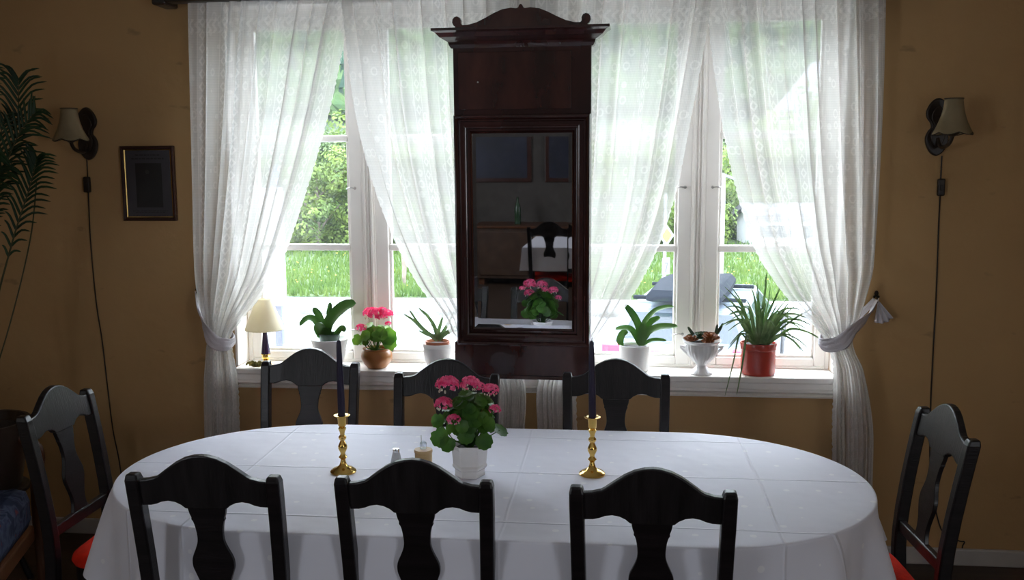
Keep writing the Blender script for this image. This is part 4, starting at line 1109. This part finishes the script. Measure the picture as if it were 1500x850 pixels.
# ---------------------------------------------------------------- the room behind, seen in the mirror
M['side_brown'] = mat('old_brown_sideboard_wood', (.060, .030, .016), .5, var=.3)
t = thing('side_table', 'white-clothed table further back in the room, seen in the mirror', 'table', (-.55, -1.35, 0))
b = MB(); b.box(-.62, .62, -.42, .42, .725, .75); b.build('tabletop', M['table_wood'], t)
for sx in (-1, 1):
    for sy in (-1, 1): MB().box(sx*.55-.025, sx*.55+.025, sy*.36-.025, sy*.36+.025, 0, .725).build('leg', M['table_wood'], t)
b = MB(); n = 200
def rect(i, g):
    s = i/n*4; k = int(s) % 4; q = s-int(s); hx, hy = .63+g, .43+g
    return [(-hx+2*hx*q, -hy), (hx, -hy+2*hy*q), (hx-2*hx*q, hy), (-hx, hy-2*hy*q)][k]
rows = [[(0, 0, .752)]*n] + [[(*rect(i, 0), .752) for i in range(n)]]+[[(*rect(i, .004+.012*q*(1+sin(i*.55))), .752-.22*q) for i in range(n)] for q in (.08, .4, .7, 1)]
rows = rows[1:]; b.strip(rows, closed=True); b.f.append(list(range(n)))
o = recalc(b.build('tablecloth', M['cloth'], smooth=40, loc=(-.55, -1.35, 0))); tag(o, 'white cloth on the table further back, seen in the mirror', 'tablecloth')
GB = 'black splat-back chairs further back in the room'
copy_tree(chair, (-.92, -.93, 0), pi, 'black splat-back chair at the mirrored back table, on its near side', GB)
copy_tree(chair, (-.30, -.92, 0), pi+.1, 'black splat-back chair at the mirrored back table, turned slightly aside', GB)
t = thing('sideboard', 'brown wooden sideboard against the back wall, seen in the mirror', 'cabinet', (-1.15, YB+.25, 0))
MB().box(-.95, .95, -.22, .22, .08, .68).build('carcass', M['side_brown'], t, bevel=.006)
MB().box(-.98, .98, -.24, .25, .68, .71).build('top', M['chair_brown'], t, bevel=.006)
for k in range(3):
    x = -.62+.62*k; o = MB().box(x-.29, x+.29, .22, .238, .12, .64).build('door', M['side_brown'], t, bevel=.005)
    MB().sphere((x+.24, .25, .42), .012).build('knob', M['brass'], o, smooth=60)
for sx in (-1, 1):
    MB().box(sx*.9-.03, sx*.9+.03, -.18, .18, 0, .08).build('foot', M['chair_brown'], t)
b = MB(); b.lathe([(.036, 0), (.038, .01), (.038, .19), (.030, .225), (.013, .26), (.013, .31), (.015, .32)], n=24)
o = b.build('bottle', M['green_glass'], smooth=50, loc=(-1.63, YB+.28, .71)); tag(o, 'dark green bottle standing on the back sideboard', 'bottle')
for x, lab in ((-2.02, 'dark blue painting hanging on the back wall, over the sideboard end'), (-.815, 'dark blue painting hanging on the back wall, past the pale gap')):
    t = thing('wall_painting', lab, 'painting', (x, YB, 1.61), group='dark blue paintings')
    MB().box(-.52, .52, 0, .03, -.42, .42).build('frame', M['frame_wood'], t, bevel=.006)
    MB().box(-.47, .47, .03, .034, -.37, .37).build('canvas', mat('dark_blue_canvas', (.008, .011, .028), .5, var=.4, scale=4), t)

# ---------------------------------------------------------------- outdoors
GZ = -1.0
M['road'] = mat('pale_dry_asphalt', (.22, .225, .235), .9, var=.08, scale=1.5)
M['kerbstone'] = mat('grey_kerbstone', (.10, .10, .10), .9)
M['lawn'] = mat('meadow_ground', (0.0266, 0.0532, 0.0084), .95, var=.35, scale=.9)
M['grass'] = leaf_mat('meadow_grass', (0.0323, 0.0722, 0.0095), (0.0722, 0.1140, 0.0190), .7, 1.6, .35, .2)
M['dandelion'] = leaf_mat('yellow_dandelions', (0.2850, 0.2280, 0.0190), (0.3230, 0.2660, 0.0304), .7, 10, .2)
M['tree_leaf'] = leaf_mat('spring_leaves', (.030, .066, .010), (.125, .175, .030), .6, 1.3, .4, .25)
M['tree_leaf_b'] = leaf_mat('deep_green_leaves', (.019, .045, .012), (.062, .10, .026), .6, 1.1, .35, .25)
M['bark'] = mat('grey_brown_bark', (.11, .085, .065), .9, var=.3)
M['hill'] = mat('hillside_ground', (0.0190, 0.0342, 0.0152), .95, var=.4, scale=.04)
M['conifer'] = leaf_mat('haze_tinted_conifer_needles', (0.0114, 0.0266, 0.0190), (0.0228, 0.0456, 0.0266), .8, .45, .1, .1)  # distance haze is put into the colour as a bluish, paler green
M['broadleaf'] = leaf_mat('haze_tinted_broadleaf_crowns', (0.0266, 0.0532, 0.0209), (0.0494, 0.0798, 0.0266), .8, .5, .1, .1)  # crowns paled in colour to stand in for distance haze
M['house_white'] = mat('white_house_boards', (0.5850, 0.5925, 0.6150), .7, var=.04)
M['roof_grey'] = mat('grey_roof_tiles', (0.1100, 0.1100, 0.1350), .8, var=.15)
M['house_window'] = mat('dark_house_window', (.06, .07, .09), .2)
M['post_blue'] = mat('grey_blue_steel_post', (0.0960, 0.1200, 0.1920), .5, var=.1)
M['post_dark'] = mat('dark_green_downpipe', (.05, .07, .06), .5)
M['galv'] = mat('galvanised_pole', (0.2100, 0.2200, 0.2250), .45, metal=.5)
M['sign_white'] = mat('sign_white', (.13, .13, .13), .4, var=0)
M['sign_yellow'] = mat('sign_yellow', (0.5400, 0.4080, 0.0120), .4, var=0)
M['sign_ink'] = mat('sign_ink', (.05, .05, .05), .5, var=0)
M['sign_red'] = mat('sign_red', (.55, .15, .15), .5, var=0)
M['car_paint'] = mat('grey_blue_car_paint', (.085, .105, .13), .35, var=.03, spec=.3)
M['car_dark'] = mat('dark_car_glass', (.02, .03, .04), .12, var=0, spec=.3)
M['tail_red'] = mat('red_tail_lamp', (.75, .02, .05), .2, var=0)
M['tyre'] = mat('black_tyre', (.02, .02, .022), .8)
M['rim'] = mat('alloy_rim', (.35, .36, .38), .3, metal=1)
M['box_black'] = mat('black_roof_box', (.006, .008, .012), .7, var=.1, spec=.03)

# ground: road, kerb, meadow, rising hillside
struct(MB().box(-60, 60, WY+.33, 19.2, GZ-.2, GZ).build('road', M['road']))
b = MB(); b.box(-60, 60, 17.1, 17.4, GZ, GZ+.08); struct(b.build('trim_5', M['kerbstone']))
def gnd(x, y):
    r = max(0, y-19.2)
    h = GZ+.02+.015*r
    if y > 34: h += (y-34)*.05
    if y > 120: h += .000+((y-120)/150)**1.15*62
    return h
b = MB(); ys = [19.2, 20, 21, 22, 23.5, 25, 27, 29, 31, 34, 40, 50, 65, 85, 105, 120, 135, 150, 165, 180, 200, 220, 240, 260, 280, 300]; xs = [-220+11*i for i in range(41)]
rnd = random.Random(77)
rows = [[(x if y > 60 else x*.5, y, gnd(x, y)+(rnd.uniform(-1, 1)*(1.2 if y > 130 else 0))) for x in xs] for y in ys]
b.strip(rows); struct(b.build('hillside', M['hill'], smooth=180))
b = MB(); rows = [[(x, y, gnd(x, y)+.015) for x in (-40, -20, 0, 20, 40)] for y in (19.2, 21, 23, 25, 28, 31, 34)]; b.strip(rows); struct(b.build('lawn', M['lawn'], smooth=180))
def in_view(x, y, m=.12):     # only the strip of meadow the windows look onto
    q = x/y; return -.50-m*.2 < q < .32+m*.2
rnd = random.Random(8); b = MB()
for i in range(26000):
    y = 19.25+rnd.random()**1.25*11; x = rnd.uniform(-.50*y, .33*y); z = gnd(x, y); h = rnd.uniform(.10, .26); w = rnd.uniform(.012, .03); a = rnd.uniform(0, pi); lx, ly = rnd.uniform(-.08, .08), rnd.uniform(-.08, .08)
    b.add([(x-w*cos(a), y-w*sin(a), z), (x+w*cos(a), y+w*sin(a), z), (x+lx, y+ly, z+h)], [(0, 1, 2)])
o = b.build('meadow_grass', M['grass']); tag(o, 'long bright green meadow grass across the road', 'grass', kind='stuff')
b = MB()
for i in range(300):
    y = 19.4+rnd.random()**1.2*9; x = rnd.uniform(-.50*y, .33*y); b.sphere((x, y, gnd(x, y)+rnd.uniform(.15, .26)), 0.019, 6, 4, (1, 1, .6))
o = b.build('dandelion_flowers', M['dandelion']); tag(o, 'yellow dandelion heads scattered in the meadow grass', 'flowers', kind='stuff')

def tree_proto(kind, seed):
    rnd = random.Random(seed); t = thing('leafy_tree', '', 'tree', (0, 0, 0))
    H, Rr = (3.6, 1.9) if kind == 0 else (3.2, 2.1)
    b = MB(); b.tube([(0, 0, -.1), (.05, 0, .8), (-.05, .05, 1.7), (.05, 0, 2.6)], [.10, .08, .06, .03], 8)
    for k in range(7):
        a = rnd.uniform(0, 2*pi); z = rnd.uniform(.6, 2.0); b.tube([(0, 0, z), (.5*cos(a), .5*sin(a), z+.5), (1.1*cos(a), 1.1*sin(a), z+1.0)], [.04, .03, .012], 6)
    b.build('trunk', M['bark'], t, smooth=60)
    b = MB()
    cl = []
    for k in range(34):
        a = rnd.uniform(0, 2*pi); r = sqrt(rnd.random())*Rr*.85; z = rnd.uniform(.25, H-.4); rr = r*(1-.45*max(0, (z-1.6)/(H-1.6)))
        cl.append((rr*cos(a), rr*sin(a), z, rnd.uniform(.38, .68)))
    for cx_, cy_, cz_, cr in cl:
        for i in range(260):
            d = Vector((rnd.gauss(0, 1), rnd.gauss(0, 1), rnd.gauss(0, 1))).normalized()*cr*rnd.uniform(.55, 1.05)
            p = Vector((cx_, cy_, cz_))+Vector((d.x, d.y, d.z*.8)); nn = (d.normalized()+Vector((rnd.uniform(-.6, .6), rnd.uniform(-.6, .6), rnd.uniform(-.2, .8)))).normalized()
            a_ = nn.orthogonal().normalized(); w_ = nn.cross(a_); s = rnd.uniform(.045, .085)
            an = rnd.uniform(0, 2*pi); u_ = a_*cos(an)+w_*sin(an); v_ = nn.cross(u_)
            b.add([p-u_*s, p+v_*s*.55, p+u_*s, p-v_*s*.55], [(0, 1, 2, 3)])
    b.build('crown', M['tree_leaf'] if kind == 0 else M['tree_leaf_b'], t)
    return t
pa, pb = tree_proto(0, 1), tree_proto(1, 2)
GT = 'leafy trees and bushes behind the meadow'
rows_t = []
TREES = [(-14.2, 31, 0, 1.15), (-12.0, 29.5, 0, 1.05), (-9.9, 31.5, 1, 1.2), (-9.0, 28.6, 0, .98), (-7.2, 29.6, 0, 1.15), (-5.3, 30, 1, 1.1), (-3.6, 28.8, 0, 1.1), (-1.6, 30, 1, 1.2), (.3, 29.4, 0, 1.2), (2.0, 31.0, 0, 1.12), (3.3, 34.5, 1, 1.25), (5.0, 33.2, 0, 1.15), (7.0, 34.5, 0, 1.3), (9.0, 31, 1, 1.2), (11, 33, 0, 1.2),
         (-13, 35, 1, 1.4), (-10.8, 36, 0, 1.3), (-8, 35, 1, 1.35), (-5.8, 36, 0, 1.35), (-2.6, 35, 1, 1.4), (.9, 36, 0, 1.3), (4.2, 38, 1, 1.3), (8, 38, 0, 1.5)]
LAB = {0: 'bright spring-green leafy tree behind the meadow across the road', 1: 'deeper green leafy tree behind the meadow across the road'}
used = {0: False, 1: False}
for i, (x, y, k, s) in enumerate(TREES):
    p = (pa, pb)[k]; loc = (x, y, gnd(x, y)-.05); rz = i*1.7
    if not used[k]: o = p; o.location = loc; o.rotation_euler = (0, 0, rz); o['label'] = LAB[k]; o['group'] = GT+(' of deeper green' if k else ''); used[k] = True
    else: o = copy_tree(p, loc, rz, LAB[k], GT+(' of deeper green' if k else ''))
    o.scale = (s, s, s*(.88+.12*((i*37) % 5)/4))
# far forest on the hill
rnd = random.Random(19); b = MB(); b2 = MB()
for i in range(7500):
    y = 128+rnd.random()*165; x = rnd.uniform(-.62*y, .42*y); z = gnd(x, y)
    if y < 158 and rnd.random() < .35: continue
    if y > 165 and rnd.random() < .86 or y <= 165 and rnd.random() < .12:
        h = rnd.uniform(6, 11); r = h*.17; v = []; f = []; n = 7
        for lv, (q, rr) in enumerate(((.08, 1.0), (.42, .70), (.40, .85), (.72, .38), (.70, .52), (1.0, .03))):
            for k in range(n):
                a = 2*pi*k/n+lv*.4; g = r*rr*rnd.uniform(.75, 1.2); v.append((x+g*cos(a), y+g*sin(a), z+h*q))
        for l in range(5):
            for k in range(n): f.append((l*n+k, l*n+(k+1) % n, (l+1)*n+(k+1) % n, (l+1)*n+k))
        b.add(v, f)
    else:
        h = rnd.uniform(3.0, 6.5); r = h*.52; n, m = 13, 8; v = []; f = []
        for q in range(m+1):
            th = pi*q/m
            for k in range(n):
                a = 2*pi*k/n; g = r*rnd.uniform(.78, 1.2); v.append((x+g*sin(th)*cos(a), y+g*sin(th)*sin(a), z+h*.55+g*.95*cos(th)))
        for q in range(m):
            for k in range(n): f.append((q*n+k, (q+1)*n+k, (q+1)*n+(k+1) % n, q*n+(k+1) % n))
        b2.add(v, f)
o = b.build('forest', M['conifer']); tag(o, 'dark conifer forest covering the distant hillside', 'forest', kind='stuff')
o = b2.build('woodland', M['broadleaf']); tag(o, 'paler broadleaf woodland at the foot of the distant hill', 'woodland', kind='stuff')

def house(x, y, w, d, h, rh, rz, lab, z=None, ov=.5):
    z = gnd(x, y)-.3 if z is None else z
    t = thing('house', lab, 'house', (x, y, z), rz, 'white houses across the valley')
    MB().box(-w/2, w/2, -d/2, d/2, 0, h).add([(-w/2, -d/2, h), (-w/2, d/2, h), (-w/2, 0, h+rh), (w/2, -d/2, h), (w/2, d/2, h), (w/2, 0, h+rh)], [(0, 1, 2), (3, 5, 4)]).build('walls', M['house_white'], t)
    for s in (-1, 1):
        e = ov; b = MB(); k = rh/(d/2)
        v = [(-w/2-e, s*(d/2+e), h-k*e+.02), (w/2+e, s*(d/2+e), h-k*e+.02), (w/2+e, 0, h+rh+.02), (-w/2-e, 0, h+rh+.02)]
        v += [(a, c, q+.18) for a, c, q in v]; b.add(v, [(0, 1, 2, 3), (7, 6, 5, 4), (0, 4, 5, 1), (1, 5, 6, 2), (3, 2, 6, 7), (0, 3, 7, 4)]); recalc(b.build('roof', M['roof_grey'], t))
    nw = max(2, int(w/2.4))
    for k in range(nw):
        xx = -w/2+(k+.5)*w/nw; MB().box(xx-.5, xx+.5, -d/2-.04, -d/2, h*.32, h*.78).build('window', M['house_window'], t)
    if ov > .3: MB().box(-.35, .35, -.3, .3, h+rh-.3, h+rh+.9).build('chimney', M['roof_grey'], t)
    return t
house(-43.5, 150, 9, 7, 2.6, 2.4, .35, 'white house with steep grey roof on the far slope, above the trees', 5.6)
house(-48.5, 158, 8, 7, 2.4, 2.2, -.2, 'white house with grey roof half behind its neighbour on the far slope', 6.6)
house(17.5, 150, 7, 6, 2.4, 1.6, .5, 'white house with low grey roof on the far slope past the second window post', 5.6)
house(5.55, 31.2, 2.7, 2.2, .80, .26, .1, 'white garden cabin with shallow roof at the edge of the meadow', -.78, .16)
house(24.0, 100, 12, 9, 3.2, 4.6, -pi/2+.5, 'big white gabled house seen faintly through the lace beside the wall', 4.2)

# road-side furniture
t = thing('road_sign', 'tall grey pole with yellow diamond priority sign across the road', 'sign', (1.06, 19.45, GZ), radians(38))
MB().lathe([(.035, 0), (.035, 2.14), (.02, 2.15)], n=14).build('pole', M['galv'], t, smooth=40)
def diamond(r, y0, y1): return MB().prism([(0, 1.31-r*1.1), (r, 1.31), (0, 1.31+r*1.1), (-r, 1.31)], y0, y1)
recalc(diamond(.20, -.056, -.042).build('diamond_plate', M['sign_white'], t)); recalc(diamond(.135, -.060, -.056).build('yellow_field', M['sign_yellow'], t))
MB().box(-.10, .10, -.05, -.038, .52, .86).build('number_plate', M['sign_white'], t)
MB().box(-.10, .10, -.05, -.038, .16, .49).build('lower_plate', M['sign_white'], t)
b = MB(); b.prism([(-.045, .77), (.05, .77), (.05, .745), (.0, .57), (-.03, .57), (.018, .74), (-.045, .74)], -.054, -.0505); recalc(b.build('numeral', M['sign_ink'], t))
b = MB(); b.box(-.055, .055, -.054, -.0505, .24, .27); b.box(-.055, .055, -.054, -.0505, .32, .35); b.box(-.055, -.025, -.054, -.0505, .27, .32); b.build('red_mark', M['sign_red'], t)
t = thing('street_post', 'grey-blue steel post with a rectangular panel just outside the first window', 'post', (-1.985, 5.5, GZ))
MB().box(-.024, .024, -.024, .024, 0, 2.75).build('post', M['post_blue'], t, bevel=.006)
MB().box(-.12, .06, -.040, -.0245, 1.92, 2.62).build('panel', mat('pale_blue_panel', (.45, .50, .66), .5, var=.05), t, bevel=.006)
t = thing('downpipe', 'dark pipe outside beside the middle window post', 'pipe', (-1.205, 5.0, GZ))
MB().lathe([(.010, 0), (.010, 2.75)], n=12).build('pipe', M['post_dark'], t, smooth=40)
for z in (.6, 2.2): MB().lathe([(.013, z), (.013, z+.03)], n=12).build('clamp', M['post_dark'], t, smooth=40)
GP = 'weathered fence posts in the meadow'
first = None
for x, y, h, lab in ((-4.62, 20.8, .82, 'weathered leaning fence post at the edge of the meadow'), (-4.25, 21.8, .78, 'thin weathered fence post further into the meadow'), (-4.95, 22.4, .75, 'short weathered fence post nearest the trees')):
    o = MB().tube([(0, 0, -.05), (.02, 0, h*.5), (-.01, .02, h)], [.05, .045, .04], 8).build('fence_post', M['bark'], smooth=50, loc=(x, y, gnd(x, y))); tag(o, lab, 'post', GP)
t = thing('gate_pillar', 'white square pillar with a small sloped cap beyond the second window', 'pillar', (1.33, 12, GZ))
MB().box(-.043, .043, -.05, .05, 0, 2.60).build('shaft', M['house_white'], t, bevel=.005)
recalc(MB().prism([(-.10, 2.64), (-.10, 2.67), (.16, 2.57), (.16, 2.54)], -.12, .12).build('cap', M['roof_grey'], t))

# parked estate car with roof box
t = thing('estate_car', 'parked grey-blue estate car with black roof box outside the window', 'car', (.68, 9.6, GZ), radians(-12))
def sect(y, hw, z0, z1, tw, shoulder=None):
    s = shoulder or (z0+z1)*.5
    return [(-hw*.92, y, z0), (-hw, y, z0+.12), (-hw, y, s), (-tw, y, z1), (tw, y, z1), (hw, y, s), (hw, y, z0+.12), (hw*.92, y, z0)]
b = MB(); S = [sect(.0, .78, .28, .86, .70, .74), sect(.06, .84, .22, .92, .76, .80), sect(.5, .87, .20, .93, .80, .80), sect(2.6, .88, .20, .92, .80, .80), sect(3.2, .87, .20, .90, .78, .78), sect(4.1, .84, .22, .78, .72, .66), sect(4.4, .72, .30, .62, .62, .52)]
b.strip(S, closed=True); b.f += [list(range(7, -1, -1)), [6*8+k for k in range(8)]]; recalc(b.build('body', M['car_paint'], t, smooth=35, bevel=.03))
b = MB(); S = [[(-w, y, z), (w, y, z), (w2, y2, z2), (-w2, y2, z2)] for (w, y, z, w2, y2, z2) in ()]
v = [(-.76, .08, .90), (.76, .08, .90), (.78, 3.15, .90), (-.78, 3.15, .90), (-.60, .32, 1.26), (.60, .32, 1.26), (.60, 2.35, 1.28), (-.60, 2.35, 1.28)]
b.add(v, [(0, 3, 2, 1), (4, 5, 6, 7), (0, 1, 5, 4), (1, 2, 6, 5), (2, 3, 7, 6), (3, 0, 4, 7)]); b.build('cabin', M['car_paint'], t, bevel=.05)
def quad(name, pts, m, off=.004):
    p = [Vector(q) for q in pts]; nn = (p[1]-p[0]).cross(p[2]-p[0]).normalized()*off; b = MB(); b.add([q+nn for q in p]+[q-nn*3 for q in p], [(0, 1, 2, 3), (7, 6, 5, 4), (0, 4, 5, 1), (1, 5, 6, 2), (2, 6, 7, 3), (3, 7, 4, 0)]); return recalc(b.build(name, m, t))
def onb(u, w, a, c, d, e): # bilinear point on a cabin face
    A, B_, C_, D_ = [Vector(q) for q in (a, c, d, e)]; return (A.lerp(B_, u)).lerp(D_.lerp(C_, u), w)
rear = (v[0], v[1], v[5], v[4]); quad('rear_window', [onb(u, w, *rear) for u, w in ((.08, .14), (.92, .14), (.90, .86), (.10, .86))], M['car_dark'])
for sd in ((v[1], v[2], v[6], v[5]), (v[3], v[0], v[4], v[7])):
    for u0, u1 in ((.05, .30), (.34, .60), (.64, .92)):
        quad('side_window', [onb(u, w, *sd) for u, w in ((u0, .14), (u1, .14), (min(u1, .90), .84), (u0+.02, .84))], M['car_dark'])
for s in (-1, 1):
    MB().box(s*.66-.13, s*.66+.13, -.035, .03, .72, .92).build('tail_lamp', M['tail_red'], t, bevel=.02)
MB().box(-.80, .80, -.10, .05, .30, .52).build('bumper', M['car_paint'], t, bevel=.04)
MB().box(-.56, .56, -.112, -.10, .45, .49).build('bumper_reflector', M['tail_red'], t, bevel=.005)
MB().box(-.53, .53, -.03, .03, .80, .86).build('tail_light_strip', M['tail_red'], t, bevel=.01)
MB().box(-.26, .26, -.035, -.018, .60, .72).build('number_plate', M['sign_white'], t, bevel=.004)
for sx in (-1, 1):
    for yy in (.85, 3.55):
        b = MB(); b.lathe([(.20, -.10), (.30, -.10), (.32, -.08), (.32, .08), (.30, .10), (.20, .10)], n=32); o = b.build('wheel', M['tyre'], t, smooth=40); o.rotation_euler = (0, pi/2, 0); o.location = (sx*.80, yy, .32)
        b = MB(); b.lathe([(.20, -.085), (.06, -.06), (.05, .06), (.20, .085)], n=10); b.build('rim', M['rim'], o)
        b = MB(); r = [(sx*.883, yy+.40*cos(pi*k/12), .32+.40*sin(pi*k/12)) for k in range(13)]; b.tube(r, .025, 6); b.build('wheel_arch', M['tyre'], t)
for yy in (.7, 1.9): MB().box(-.60, .60, yy-.03, yy+.03, 1.29, 1.33).build('roof_bar', M['box_black'], t, bevel=.01)
b = MB(); rows = []
for y, w, zt in ((.15, .30, 1.40), (.22, .38, 1.46), (1.0, .41, 1.49), (2.0, .38, 1.45), (2.3, .24, 1.39)):
    rows.append([(-w, y, 1.34), (-w, y, 1.34+(zt-1.34)*.45), (-w*.85, y, zt), (w*.85, y, zt), (w, y, 1.34+(zt-1.34)*.45), (w, y, 1.34)])
b.strip(rows, closed=True); b.f += [list(range(5, -1, -1)), [24+k for k in range(6)]]; recalc(b.build('roof_box', M['box_black'], t, smooth=35, bevel=.02))
